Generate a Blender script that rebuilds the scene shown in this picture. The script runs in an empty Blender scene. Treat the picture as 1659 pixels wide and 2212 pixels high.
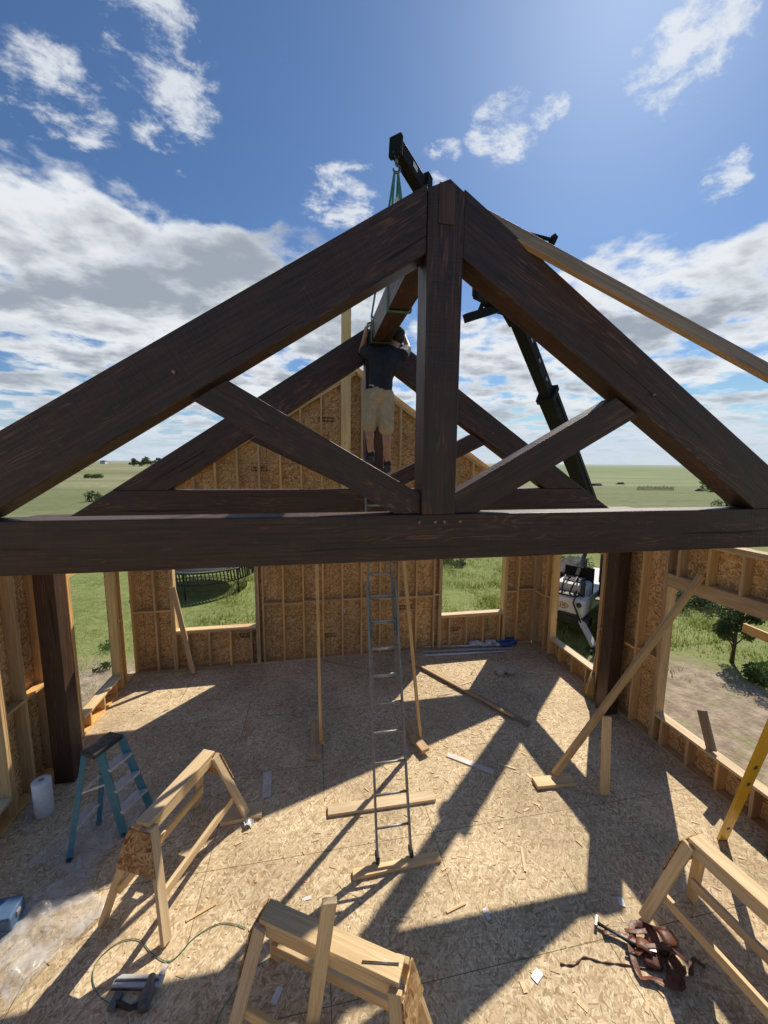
import bpy, bmesh, math, random
from mathutils import Vector, Matrix, noise
from math import sin, cos, tan, pi, radians
random.seed(7)
S = bpy.context.scene
C = S.collection
V3 = Vector
# ------------------------------------------------------------------ camera model
H = 4.2; TH = radians(10.5); PT = radians(7.35); RO = radians(.5)
ZZ = V3((0, 0, 1))
F0 = V3((sin(TH), cos(TH), 0)); R0 = V3((cos(TH), -sin(TH), 0))
FC = F0*cos(PT) - ZZ*sin(PT); U0 = F0*sin(PT) + ZZ*cos(PT)
RC = R0*cos(RO) + U0*sin(RO); UC = U0*cos(RO) - R0*sin(RO)
CP = V3((0, 0, H))
cd = bpy.data.cameras.new('camera'); cam = bpy.data.objects.new('camera', cd); C.objects.link(cam)
cd.sensor_fit = 'HORIZONTAL'; cd.sensor_width = 36; cd.lens = 18; cd.clip_end = 6000; cd.clip_start = .05
M = Matrix.Identity(4)
for i in range(3):
    M[i][0] = RC[i]; M[i][1] = UC[i]; M[i][2] = -FC[i]; M[i][3] = CP[i]
cam.matrix_world = M
S.camera = cam
def ray(px, py):
    a = (px-829.5)/829.5; b = (1106-py)/829.5
    return RC*a + UC*b + FC
def atz(px, py, z=0.0):
    d = ray(px, py); return CP + d*((z-H)/d.z)
def aty(px, py, y):
    d = ray(px, py); return CP + d*(y/d.y)
def atx(px, py, x):
    d = ray(px, py); return CP + d*(x/d.x)
def att(px, py, t):
    return CP + ray(px, py)*t

# ------------------------------------------------------------------ node helpers
class NT:
    def __init__(s, tree): s.t = tree
    def n(s, typ, ins=None, **props):
        nd = s.t.nodes.new(typ)
        for k, v in props.items(): setattr(nd, k, v)
        if ins:
            for k, v in ins.items():
                sock = nd.inputs[k]
                if isinstance(v, bpy.types.NodeSocket): s.t.links.new(v, sock)
                else: sock.default_value = v
        return nd
    def math(s, op, a, b=None, c=None, clamp=False):
        ins = {0: a}
        if b is not None: ins[1] = b
        if c is not None: ins[2] = c
        nd = s.n('ShaderNodeMath', ins, operation=op); nd.use_clamp = clamp
        return nd.outputs[0]
    def mix(s, f, a, b, blend='MIX'):
        nd = s.n('ShaderNodeMix', None, data_type='RGBA', blend_type=blend)
        for k, v in ((0, f), (6, a), (7, b)):
            if isinstance(v, bpy.types.NodeSocket): s.t.links.new(v, nd.inputs[k])
            else: nd.inputs[k].default_value = (tuple(v)+(1,) if k != 0 and len(v) == 3 else v)
        return nd.outputs[2]
    def ramp(s, f, stops):
        nd = s.n('ShaderNodeValToRGB', {0: f}); cr = nd.color_ramp
        while len(cr.elements) < len(stops): cr.elements.new(.5)
        for e, (p, c) in zip(cr.elements, stops):
            e.position = p; e.color = (tuple(c)+(1,)) if len(c) == 3 else c
        return nd.outputs[0]
    def noise(s, vec, scale=5, detail=4, rough=.55, dist=0):
        return s.n('ShaderNodeTexNoise', {'Vector': vec, 'Scale': scale, 'Detail': detail, 'Roughness': rough, 'Distortion': dist}).outputs[0]
    def mapping(s, vec, scale=(1,1,1), rot=(0,0,0), loc=(0,0,0)):
        return s.n('ShaderNodeMapping', {'Vector': vec, 'Scale': scale, 'Rotation': rot, 'Location': loc}).outputs[0]
    def mr(s, v, a, b, c=0, d=1, smooth=True):
        nd = s.n('ShaderNodeMapRange', {'Value': v, 'From Min': a, 'From Max': b, 'To Min': c, 'To Max': d})
        if smooth: nd.interpolation_type = 'SMOOTHSTEP'
        return nd.outputs[0]
def newmat(name):
    m = bpy.data.materials.new(name); m.use_nodes = True
    t = m.node_tree; b = t.nodes['Principled BSDF']
    return m, NT(t), b
def L(nt, a, b): nt.t.links.new(a, b)
def bump(nt, b, h, strength=.3, dist=.01):
    bp = nt.n('ShaderNodeBump', {'Height': h, 'Strength': strength, 'Distance': dist})
    L(nt, bp.outputs[0], b.inputs['Normal'])
def plain(name, c1, c2=None, scale=12, rough=.6, metal=0, bs=.15, bd=.004, spec=None):
    m, nt, b = newmat(name)
    tc = nt.n('ShaderNodeTexCoord').outputs['Object']
    c2 = c2 or tuple(x*.7 for x in c1)
    n1 = nt.noise(tc, scale, 4, .6)
    n2 = nt.noise(tc, scale*.2, 2, .5)
    f = nt.mr(nt.math('MULTIPLY_ADD', n1, .6, nt.math('MULTIPLY', n2, .5)), .38, .72)
    L(nt, nt.mix(f, c1, c2), b.inputs['Base Color'])
    rr = nt.mr(n1, .3, .7, rough*.8, min(1, rough*1.2)); L(nt, rr, b.inputs['Roughness'])
    b.inputs['Metallic'].default_value = metal
    if spec is not None: b.inputs['Specular IOR Level'].default_value = spec
    bump(nt, b, n1, bs, bd)
    return m
def lumber(name, light, dark, knot=(.16,.07,.03), var=.3, rough=.65, bs=.25, gs=1.0):
    m, nt, b = newmat(name)
    uv = nt.n('ShaderNodeTexCoord').outputs['UV']
    oi = nt.n('ShaderNodeObjectInfo').outputs['Random']
    off = nt.n('ShaderNodeCombineXYZ', {0: nt.math('MULTIPLY', oi, 37.0), 1: nt.math('MULTIPLY', oi, 11.0), 2: 0.0}).outputs[0]
    p = nt.n('ShaderNodeVectorMath', {0: uv, 1: off}, operation='ADD').outputs[0]
    g = nt.noise(nt.mapping(p, (1.2*gs, 22*gs, 1)), 1.0, 4, .6, 1.2)
    g2 = nt.noise(nt.mapping(p, (4, 130, 1)), 1.0, 2, .5, .3)
    big = nt.noise(nt.mapping(p, (.7, 3, 1)), 1.0, 2, .5)
    f = nt.math('ADD', nt.math('MULTIPLY', g, .6), nt.math('MULTIPLY', g2, .4))
    col = nt.mix(nt.mr(f, .35, .65), light, dark)
    vo = nt.n('ShaderNodeTexVoronoi', {'Vector': nt.mapping(p, (1.6, 7, 1)), 'Scale': 1.0})
    k = nt.mr(vo.outputs['Distance'], .04, .11, 1, 0)
    keep = nt.math('GREATER_THAN', nt.n('ShaderNodeSeparateColor', {0: vo.outputs['Color']}).outputs[0], .55)
    col = nt.mix(nt.math('MULTIPLY', nt.math('MULTIPLY', k, keep), .8), col, knot)
    val = nt.math('ADD', nt.mr(oi, 0, 1, 1-var, 1+var*.35, False), nt.mr(big, .3, .7, -.14, .12))
    hv = nt.n('ShaderNodeHueSaturation', {'Color': col, 'Value': val, 'Saturation': nt.mr(oi, 0, 1, .85, 1.1, False)})
    L(nt, hv.outputs[0], b.inputs['Base Color'])
    b.inputs['Roughness'].default_value = rough
    bump(nt, b, f, bs, .003)
    return m
def dark_timber(name):
    m, nt, b = newmat(name)
    uv = nt.n('ShaderNodeTexCoord').outputs['UV']
    oi = nt.n('ShaderNodeObjectInfo').outputs['Random']
    off = nt.n('ShaderNodeCombineXYZ', {0: nt.math('MULTIPLY', oi, 17.0), 1: nt.math('MULTIPLY', oi, 7.0), 2: 0.0}).outputs[0]
    p = nt.n('ShaderNodeVectorMath', {0: uv, 1: off}, operation='ADD').outputs[0]
    warp = nt.noise(nt.mapping(p, (.6, 3.2, 1)), 1.0, 3, .5)
    sx = nt.n('ShaderNodeSeparateXYZ', {0: p})
    ph = nt.math('MULTIPLY_ADD', sx.outputs[1], 34.0, nt.math('MULTIPLY', warp, 130.0))
    ring = nt.math('MULTIPLY_ADD', nt.math('SINE', ph), .5, .5)
    fine = nt.noise(nt.mapping(p, (2.5, 75, 1)), 1.0, 4, .65, .6)
    wear = nt.noise(nt.mapping(p, (.7, 4.5, 1)), 1.0, 5, .7)
    mott = nt.noise(nt.mapping(p, (2.2, 9, 1)), 1.0, 6, .72)
    streak = nt.mr(nt.noise(nt.mapping(p, (1.2, 40, 1)), 1.0, 5, .68), .48, .66)
    red = nt.math('MULTIPLY', nt.math('MULTIPLY', nt.mr(ring, .5, 1), nt.mr(fine, .40, .58)), nt.mr(wear, .49, .62, 0, .8))
    col = nt.mix(nt.mr(fine, .32, .68), (.027,.0125,.0085), (.070,.033,.021))
    col = nt.mix(nt.mr(mott, .40, .62, 0, .5), col, (.078,.038,.025))
    col = nt.mix(nt.math('MULTIPLY', streak, .42), col, (.120,.052,.030))
    col = nt.mix(red, col, (.235,.098,.050))
    blot = nt.mr(nt.noise(nt.mapping(p, (3.4, 19, 1)), 1.0, 5, .78), .645, .71)
    col = nt.mix(nt.math('MULTIPLY', blot, .45), col, (.32,.15,.078))
    vo = nt.n('ShaderNodeTexVoronoi', {'Vector': nt.mapping(p, (1.7, 6, 1)), 'Scale': 1.0})
    kd_ = vo.outputs['Distance']
    keep = nt.math('GREATER_THAN', nt.n('ShaderNodeSeparateColor', {0: vo.outputs['Color']}).outputs[0], .62)
    halo = nt.math('MULTIPLY', nt.mr(kd_, .08, .18, .35, 0), keep)
    col = nt.mix(halo, col, (.16,.068,.036))
    kn = nt.math('MULTIPLY', nt.mr(kd_, .04, .10, 1, 0), keep)
    col = nt.mix(nt.math('MULTIPLY', kn, .85), col, (.012,.006,.004))
    crack = nt.mr(nt.noise(nt.mapping(p, (.5, 24, 1)), 1.0, 3, .5, .8), .655, .695)
    col = nt.mix(crack, col, (.005,.004,.004))
    L(nt, col, b.inputs['Base Color'])
    L(nt, nt.mr(fine, .3, .7, .38, .60), b.inputs['Roughness'])
    saw = nt.noise(nt.mapping(p, (60, 2.5, 1)), 1.0, 2, .5)
    hh = nt.math('ADD', nt.math('ADD', nt.math('MULTIPLY', fine, .6), nt.math('MULTIPLY', saw, .7)), nt.math('MULTIPLY', crack, -1.4))
    bump(nt, b, hh, .8, .006)
    return m
def osb(name, ax, stops, seam=True, dust=0.0, dustcol=(.5,.44,.36), sc=1.0, rough=.8):
    m, nt, b = newmat(name)
    tc = nt.n('ShaderNodeTexCoord')
    if ax == 'uv': vec = tc.outputs['UV']
    else:
        sp = nt.n('ShaderNodeSeparateXYZ', {0: tc.outputs['Object']})
        i, j = {'xy': (0, 1), 'xz': (0, 2), 'yz': (1, 2)}[ax]
        vec = nt.n('ShaderNodeCombineXYZ', {0: sp.outputs[i], 1: sp.outputs[j], 2: 0.0}).outputs[0]
    P = T = None
    for ang, ln, wd in ((8, .085, .02), (62, .07, .018), (-38, .09, .022), (115, .06, .015)):
        r = nt.mapping(vec, (1,1,1), (0, 0, radians(ang)), (ang*.13, ang*.07, 0))
        s2 = nt.mapping(r, (sc/ln, sc/wd, 1))
        vo = nt.n('ShaderNodeTexVoronoi', {'Vector': s2, 'Scale': 1.0}, voronoi_dimensions='2D')
        se = nt.n('ShaderNodeSeparateColor', {0: vo.outputs['Color']})
        p2, t2 = se.outputs[0], se.outputs[1]
        if P is None: P, T = p2, t2
        else:
            c = nt.math('GREATER_THAN', p2, P)
            T = nt.math('ADD', nt.math('MULTIPLY', T, nt.math('SUBTRACT', 1.0, c)), nt.math('MULTIPLY', t2, c))
            P = nt.math('MAXIMUM', P, p2)
    col = nt.ramp(T, stops)
    if dust:
        dn = nt.mr(nt.noise(vec, 1.3, 5, .65), .35, .7, dust*.4, dust)
        col = nt.mix(dn, col, dustcol)
        st = nt.mr(nt.noise(vec, .55, 4, .6, .5), .52, .72, 0, .34)
        col = nt.mix(st, col, (.30,.23,.155))
        sm = nt.mr(nt.noise(nt.mapping(vec, (2.2, 6, 1), (0,0,.6)), 1, 5, .7, .6), .60, .70, 0, .30)
        col = nt.mix(sm, col, (.76,.65,.47))
    big = nt.mr(nt.noise(vec, .9, 2, .5), .3, .7, .82, 1.12)
    col = nt.n('ShaderNodeHueSaturation', {'Color': col, 'Value': big}).outputs[0]
    if seam:
        s = nt.n('ShaderNodeSeparateXYZ', {0: vec})
        w = .0016
        if ax == 'xy':
            fx = nt.math('ABSOLUTE', nt.math('SUBTRACT', nt.math('FRACT', nt.math('DIVIDE', nt.math('ADD', s.outputs[1], 40.2), 1.22)), .5))
            row = nt.math('FLOOR', nt.math('DIVIDE', nt.math('ADD', s.outputs[1], 40.2-.61), 1.22))
            xs = nt.math('ADD', s.outputs[0], nt.math('MULTIPLY', row, 1.22))
            fy = nt.math('ABSOLUTE', nt.math('SUBTRACT', nt.math('FRACT', nt.math('DIVIDE', nt.math('ADD', xs, 200.0), 2.44)), .5))
        else:
            fx = nt.math('ABSOLUTE', nt.math('SUBTRACT', nt.math('FRACT', nt.math('DIVIDE', nt.math('ADD', s.outputs[0], 40.1), 1.22)), .5))
            fy = nt.math('ABSOLUTE', nt.math('SUBTRACT', nt.math('FRACT', nt.math('DIVIDE', nt.math('ADD', s.outputs[1], 21.0), 2.44)), .5))
        ln = nt.math('MAXIMUM', nt.math('GREATER_THAN', fx, .5-w*1.7), nt.math('GREATER_THAN', fy, .5-w*1.0))
        col = nt.mix(nt.math('MULTIPLY', ln, .75), col, (.07,.045,.03))
    L(nt, col, b.inputs['Base Color'])
    b.inputs['Roughness'].default_value = rough
    b.inputs['Specular IOR Level'].default_value = .2
    bump(nt, b, nt.math('ADD', T, P), .2, .002)
    return m
MT = {}
MT['lum'] = lumber('spruce_lumber', (.76,.51,.25), (.54,.33,.14))
MT['lumw'] = lumber('wall_stud_lumber', (.86,.55,.24), (.62,.36,.13))
MT['lumg'] = lumber('weathered_lumber', (.52,.37,.21), (.35,.22,.12))
MT['rafb'] = lumber('brown_rafter_lumber', (.66,.39,.205), (.42,.22,.11))
MT['plank'] = lumber('bright_lumber', (.86,.64,.36), (.66,.45,.22), var=.15)
MT['yelp'] = lumber('yellow_pine', (.98,.70,.30), (.78,.48,.17), var=.1)
MT['dark'] = dark_timber('stained_dark_timber')
MT['floor'] = osb('subfloor_strand_board', 'xy', [(0,(.30,.195,.10)),(.3,(.53,.39,.225)),(.65,(.67,.52,.315)),(1,(.88,.74,.51))], dust=.38, dustcol=(.63,.50,.325), sc=1.35)
wst_ = [(0,(.32,.155,.055)),(.35,(.58,.335,.135)),(.7,(.73,.455,.195)),(1,(.86,.60,.30))]
MT['osbx'] = osb('wall_strand_board_x', 'xz', wst_, sc=1.2)
MT['osby'] = osb('wall_strand_board_y', 'yz', wst_, sc=1.2)
MT['osbu'] = osb('gusset_strand_board', 'uv', [(0,(.20,.095,.035)),(.35,(.40,.23,.10)),(.7,(.54,.34,.16)),(1,(.66,.46,.25))], seam=False)
MT['alu'] = plain('brushed_aluminium', (.36,.335,.29), (.25,.23,.20), 40, .55, .25)
MT['rung'] = plain('rung_aluminium', (.46,.43,.38), (.34,.32,.28), 40, .5, .2)
MT['tread'] = plain('pale_ladder_tread', (.66,.66,.64), (.5,.5,.48), 40, .5, .2)
MT['steel'] = plain('worn_steel', (.25,.25,.26), (.12,.11,.11), 30, .4, .9)
MT['blue'] = plain('blue_fibreglass', (.045,.18,.26), (.07,.25,.34), 20, .45)
MT['blk'] = plain('black_plastic', (.018,.018,.02), (.035,.035,.035), 25, .5)
MT['gry'] = plain('grey_plastic', (.16,.16,.17), (.09,.09,.1), 25, .5)
MT['boom'] = plain('black_boom_paint', (.012,.012,.013), (.022,.022,.023), 8, .8, spec=.15)
MT['wht'] = plain('white_machine_paint', (.74,.74,.70), (.55,.54,.48), 5, .4)
MT['rub'] = plain('tyre_rubber', (.025,.025,.025), (.06,.055,.05), 18, .85)
MT['skin'] = plain('skin', (.50,.27,.18), (.40,.20,.13), 14, .5, bs=.05)
MT['shirt'] = plain('black_shirt_cloth', (.011,.014,.021), (.022,.025,.033), 30, .85, bs=.5, bd=.01)
MT['hair'] = plain('dark_hair', (.012,.009,.007), (.025,.018,.013), 60, .7, bs=.6)
MT['short'] = plain('khaki_cloth', (.55,.43,.28), (.42,.32,.19), 16, .9, bs=.6, bd=.014)
MT['shoe'] = plain('grey_shoe', (.08,.085,.09), (.04,.04,.045), 30, .8)
MT['sock'] = plain('dark_sock', (.03,.03,.035), None, 60, .95)
MT['strap'] = plain('green_webbing', (.05,.20,.12), (.12,.28,.19), 60, .8)
MT['hose'] = plain('green_hose', (.09,.24,.15), None, 20, .45)
MT['leath'] = plain('brown_leather', (.20,.062,.027), (.08,.027,.013), 22, .5, bs=.6, bd=.008)
MT['yel'] = plain('yellow_paint', (.78,.45,.012), (.68,.38,.01), 10, .35)
MT['wpl'] = plain('white_plastic', (.78,.79,.79), (.65,.66,.67), 15, .4)
MT['straw'] = plain('broom_straw', (.52,.38,.16), (.36,.23,.09), 60, .9)
MT['tarp'] = plain('blue_tarp', (.03,.09,.30), (.05,.14,.40), 15, .5)
MT['red'] = plain('red_paint', (.38,.03,.03), None, 10, .5)
MT['bark'] = plain('bark', (.10,.075,.055), (.05,.035,.025), 12, .95, bs=.8)
MT['conc'] = plain('concrete', (.36,.35,.33), (.27,.26,.25), 6, .9)
MT['paper'] = plain('kraft_paper', (.62,.52,.39), (.47,.38,.28), 20, .9)
MT['pale'] = plain('pale_sleeve_plastic', (.74,.66,.60), (.6,.52,.46), 30, .35)
MT['bcase'] = plain('blue_case', (.09,.17,.30), (.06,.12,.22), 12, .5)
MT['farm'] = plain('rusty_iron', (.10,.07,.05), (.18,.13,.09), 10, .9)
MT['ink'] = plain('black_ink', (.03,.03,.03), None, 10, .8)
MT['grayb'] = plain('grey_mat', (.035,.042,.055), (.025,.03,.04), 5, .6)
def leafmat(name, c1, c2, trc=(.30,.40,.08)):
    m, nt, b = newmat(name)
    tc = nt.n('ShaderNodeTexCoord').outputs['Object']
    n1 = nt.noise(tc, 1.6, 2, .6); n2 = nt.noise(tc, 14, 1, .5)
    f = nt.mr(nt.math('ADD', nt.math('MULTIPLY', n1, .6), nt.math('MULTIPLY', n2, .4)), .35, .65)
    col = nt.mix(f, c1, c2)
    L(nt, col, b.inputs['Base Color']); b.inputs['Roughness'].default_value = .6
    tr = nt.n('ShaderNodeBsdfTranslucent', {'Color': nt.mix(.5, col, trc)})
    mx = nt.n('ShaderNodeMixShader', {0: .35}); L(nt, b.outputs[0], mx.inputs[1]); L(nt, tr.outputs[0], mx.inputs[2])
    out = [n for n in nt.t.nodes if n.type == 'OUTPUT_MATERIAL'][0]
    L(nt, mx.outputs[0], out.inputs[0])
    return m
MT['grass'] = leafmat('grass_blades', (.15,.20,.04), (.31,.34,.11), (.45,.52,.14))
MT['leaf'] = leafmat('leaf_green', (.05,.11,.022), (.12,.19,.045))
MT['leafd'] = leafmat('leaf_dark', (.028,.055,.018), (.06,.09,.03))
def film():
    m, nt, b = newmat('clear_plastic_film')
    tc = nt.n('ShaderNodeTexCoord').outputs['Object']
    n1 = nt.noise(tc, 4, 4, .6, .8)
    b.inputs['Base Color'].default_value = (.64,.65,.66,1); b.inputs['Roughness'].default_value = .25
    bump(nt, b, n1, .6, .03)
    tr = nt.n('ShaderNodeBsdfTransparent')
    mx = nt.n('ShaderNodeMixShader', {0: nt.mr(n1, .35, .66, .17, .50)})
    L(nt, tr.outputs[0], mx.inputs[1]); L(nt, b.outputs[0], mx.inputs[2])
    out = [n for n in nt.t.nodes if n.type == 'OUTPUT_MATERIAL'][0]
    L(nt, mx.outputs[0], out.inputs[0]); return m
MT['film'] = film()
def glass():
    m, nt, b = newmat('cab_glass'); b.inputs['Base Color'].default_value = (.03,.04,.045,1); b.inputs['Roughness'].default_value = .06
    return m
MT['glass'] = glass()
def groundmat():
    m, nt, b = newmat('prairie_ground')
    tc = nt.n('ShaderNodeTexCoord').outputs['Object']
    s = nt.n('ShaderNodeSeparateXYZ', {0: tc})
    n1 = nt.noise(tc, .35, 5, .65); n2 = nt.noise(tc, 3.5, 5, .7); n3 = nt.noise(nt.mapping(tc, (.0035,.022,1), (0,0,.18)), 1, 4, .55)
    lawn = nt.mix(nt.mr(nt.math('ADD', nt.math('MULTIPLY', n1, .5), nt.math('MULTIPLY', n2, .5)), .35, .65), (.15,.19,.055), (.28,.31,.12))
    field = nt.mix(nt.mr(n3, .40, .60), (.215,.235,.115), (.36,.335,.21))
    field = nt.mix(nt.mr(nt.noise(nt.mapping(tc, (.03,.12,1), (0,0,.1)), 1, 7, .75), .42, .66, 0, .75), field, (.155,.175,.085))
    tuft = nt.mr(nt.noise(tc, .9, 4, .75), .48, .64, 0, .5)
    field = nt.mix(tuft, field, (.115,.14,.06))
    ln = nt.n('ShaderNodeVectorMath', {0: tc}, operation='LENGTH').outputs['Value']
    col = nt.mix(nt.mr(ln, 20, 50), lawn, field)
    side = nt.mr(nt.math('SUBTRACT', s.outputs[0], nt.math('MULTIPLY', s.outputs[1], .25)), -30, 60)
    col = nt.mix(nt.math('MULTIPLY', nt.math('MULTIPLY', side, nt.mr(ln, 60, 160)), .5), col, (.19,.28,.12))
    col = nt.mix(nt.mr(ln, 300, 1600, 0, .6), col, (.35,.39,.37))  # far ground fades to pale grey, distance haze put into the colour
    wob = nt.math('MULTIPLY_ADD', nt.noise(tc, .8, 4, .6), 3.0, -1.5)
    xr = nt.math('ADD', s.outputs[0], wob)
    r1 = nt.math('MULTIPLY', nt.mr(xr, 4.2, 4.8), nt.mr(xr, 9.0, 10.5, 1, 0))
    yy = nt.math('ADD', s.outputs[1], wob)
    r1 = nt.math('MULTIPLY', r1, nt.mr(yy, 7.2, 8.6, 1, 0))
    l1 = nt.math('MULTIPLY', nt.mr(xr, -6.6, -5.6), nt.mr(xr, -2.6, -2.4, 1, 0))
    l1 = nt.math('MULTIPLY', l1, nt.mr(yy, 9.0, 10.5, 1, 0))
    dm = nt.math('MAXIMUM', r1, l1)
    dm = nt.math('MULTIPLY', dm, nt.mr(nt.noise(tc, 2.2, 4, .7), .3, .5, .35, 1))
    dirt = nt.mix(nt.mr(n2, .35, .65), (.44,.36,.27), (.27,.21,.15))
    col = nt.mix(dm, col, dirt)
    L(nt, col, b.inputs['Base Color']); b.inputs['Roughness'].default_value = .95; b.inputs['Specular IOR Level'].default_value = .1
    bump(nt, b, n2, .9, .08)
    return m
MT['ground'] = groundmat()

# ------------------------------------------------------------------ mesh builder
def wl(o):
    p = V3((0,0,0))
    while o is not None: p = p + o.location; o = o.parent
    return p
class MB:
    def __init__(s): s.v = []; s.f = []; s.uv = []; s.sm = []
    def add(s, vs, fs, g=None, smooth=False):
        vs = [V3(v) for v in vs]; b = len(s.v); s.v += vs
        g = V3(g).normalized() if g is not None else V3((1,0,0))
        o1, o2 = random.uniform(0, 20), random.uniform(0, 20)
        for f in fs:
            p = [vs[i] for i in f]
            n = (p[1]-p[0]).cross(p[2]-p[0])
            if n.length < 1e-12 and len(p) > 3: n = (p[2]-p[0]).cross(p[3]-p[0])
            n = n.normalized() if n.length > 1e-12 else V3((0,0,1))
            if abs(n.dot(g)) > .8:
                a = n.orthogonal().normalized(); c = n.cross(a)
            else:
                c = n.cross(g).normalized(); a = g
            s.f.append([i+b for i in f]); s.uv.append([(q.dot(a)+o1, q.dot(c)+o2) for q in p]); s.sm.append(smooth)
        return s
    def beam(s, p0, p1, w, h, up=(0,0,1), w1=None, h1=None):
        p0, p1 = V3(p0), V3(p1); d = (p1-p0).normalized(); up = V3(up)
        side = d.cross(up)
        if side.length < 1e-3: side = d.cross(V3((0,1,0)))
        side.normalize(); u = side.cross(d).normalized()
        w1 = w if w1 is None else w1; h1 = h if h1 is None else h1
        vs = []
        for p, ww, hh in ((p0, w, h), (p1, w1, h1)):
            vs += [p-side*ww/2-u*hh/2, p+side*ww/2-u*hh/2, p+side*ww/2+u*hh/2, p-side*ww/2+u*hh/2]
        return s.add(vs, [(0,1,2,3)[::-1], (4,5,6,7), (0,1,5,4), (1,2,6,5), (2,3,7,6), (3,0,4,7)], d)
    def box(s, a, b, g=None):
        a, b = V3(a), V3(b)
        x0,x1 = sorted((a.x,b.x)); y0,y1 = sorted((a.y,b.y)); z0,z1 = sorted((a.z,b.z))
        vs = [(x0,y0,z0),(x1,y0,z0),(x1,y1,z0),(x0,y1,z0),(x0,y0,z1),(x1,y0,z1),(x1,y1,z1),(x0,y1,z1)]
        if g is None:
            e = [(x1-x0,(1,0,0)),(y1-y0,(0,1,0)),(z1-z0,(0,0,1))]; g = max(e)[1]
        return s.add(vs, [(3,2,1,0),(4,5,6,7),(0,1,5,4),(1,2,6,5),(2,3,7,6),(3,0,4,7)], g)
    def prism(s, pts, ext, g=None):
        pts = [V3(p) for p in pts]; e = V3(ext); n = len(pts)
        nn = V3((0,0,0))
        for i in range(n): nn += pts[i].cross(pts[(i+1) % n])
        if nn.dot(e) > 0: pts = pts[::-1]
        vs = pts + [p+e for p in pts]
        fs = [tuple(range(n)), tuple(range(2*n-1, n-1, -1))] + [(i, i+n, (i+1)%n+n, (i+1)%n)  for i in range(n)]
        return s.add(vs, fs, g or (pts[1]-pts[0]))
    def tube(s, pts, rad, n=10, caps=True):
        pts = [V3(p) for p in pts]; m = len(pts)
        if not isinstance(rad, (list, tuple)): rad = [rad]*m
        d0 = (pts[1]-pts[0]).normalized(); a = d0.orthogonal().normalized(); vs = []
        for i, p in enumerate(pts):
            d = (pts[min(i+1, m-1)]-pts[max(i-1, 0)]).normalized()
            a = (a - d*a.dot(d)).normalized(); c = d.cross(a)
            for k in range(n):
                t = 2*pi*k/n; vs.append(p + (a*cos(t)+c*sin(t))*rad[i])
        fs = [(i*n+k, i*n+(k+1)%n, (i+1)*n+(k+1)%n, (i+1)*n+k) for i in range(m-1) for k in range(n)]
        s.add(vs, fs, d0, True)
        if caps:
            b = len(s.v)-len(vs)
            for f in (list(range(n))[::-1], [(m-1)*n+k for k in range(n)]):
                s.f.append([b+i for i in f]); s.uv.append([(0,0)]*n); s.sm.append(False)
        return s
    def ell(s, c, r, rot=None, nu=14, nv=9):
        c = V3(c); vs = []; rx, ry, rz = r
        for j in range(nv+1):
            ph = pi*j/nv - pi/2
            for i in range(nu):
                t = 2*pi*i/nu
                q = V3((rx*cos(ph)*cos(t), ry*cos(ph)*sin(t), rz*sin(ph)))
                if rot: q = rot @ q
                vs.append(c+q)
        fs = [(j*nu+i, j*nu+(i+1)%nu, (j+1)*nu+(i+1)%nu, (j+1)*nu+i) for j in range(nv) for i in range(nu)]
        return s.add(vs, fs, (0,0,1), True)
    def limb(s, p0, p1, r0, r1):
        p0, p1 = V3(p0), V3(p1)
        s.tube([p0, p1], [r0, r1], 14); s.ell(p0, (r0,)*3); s.ell(p1, (r1,)*3); return s
    def lathe(s, c, axis, prof, n=24):
        c = V3(c); ax = V3(axis).normalized(); a = ax.orthogonal().normalized(); e = ax.cross(a); vs = []
        for r, h in prof:
            for k in range(n):
                t = 2*pi*k/n; vs.append(c+ax*h+(a*cos(t)+e*sin(t))*r)
        m = len(prof)
        return s.add(vs, [(i*n+k, i*n+(k+1)%n, (i+1)*n+(k+1)%n, (i+1)*n+k) for i in range(m-1) for k in range(n)], ax, True)
    def build(s, name, mat, parent=None, bevel=0, base=None, remesh=0, smooth_it=0):
        if parent is not None: off = wl(parent)
        elif base is not None: off = V3(base)
        else:
            xs = [v.x for v in s.v]; ys = [v.y for v in s.v]; zs = [v.z for v in s.v]
            off = V3(((min(xs)+max(xs))/2, (min(ys)+max(ys))/2, min(zs)))
        me = bpy.data.meshes.new(name)
        me.from_pydata([tuple(v-off) for v in s.v], [], s.f)
        uvl = me.uv_layers.new(name='UVMap'); k = 0
        flat = [c for f in s.uv for q in f for c in q]
        uvl.data.foreach_set('uv', flat)
        me.polygons.foreach_set('use_smooth', s.sm)
        me.materials.append(MT[mat] if isinstance(mat, str) else mat); me.update()
        o = bpy.data.objects.new(name, me); C.objects.link(o)
        if parent is not None: o.parent = parent
        else: o.location = off
        if remesh:
            r = o.modifiers.new('remesh', 'REMESH'); r.mode = 'VOXEL'; r.voxel_size = remesh; r.use_smooth_shade = True
            if smooth_it:
                q = o.modifiers.new('smooth', 'SMOOTH'); q.factor = .5; q.iterations = smooth_it
        if bevel:
            bv = o.modifiers.new('bevel', 'BEVEL'); bv.width = bevel; bv.segments = 2; bv.limit_method = 'ANGLE'
        return o
def tag(o, label=None, cat=None, group=None, kind=None):
    if label: o['label'] = label
    if cat: o['category'] = cat
    if group: o['group'] = group
    if kind: o['kind'] = kind
    return o
def thing(name, label, cat, loc=(0,0,0), group=None):
    o = bpy.data.objects.new(name, None); C.objects.link(o); o.location = loc; o.empty_display_size = .1
    return tag(o, label, cat, group)

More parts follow.
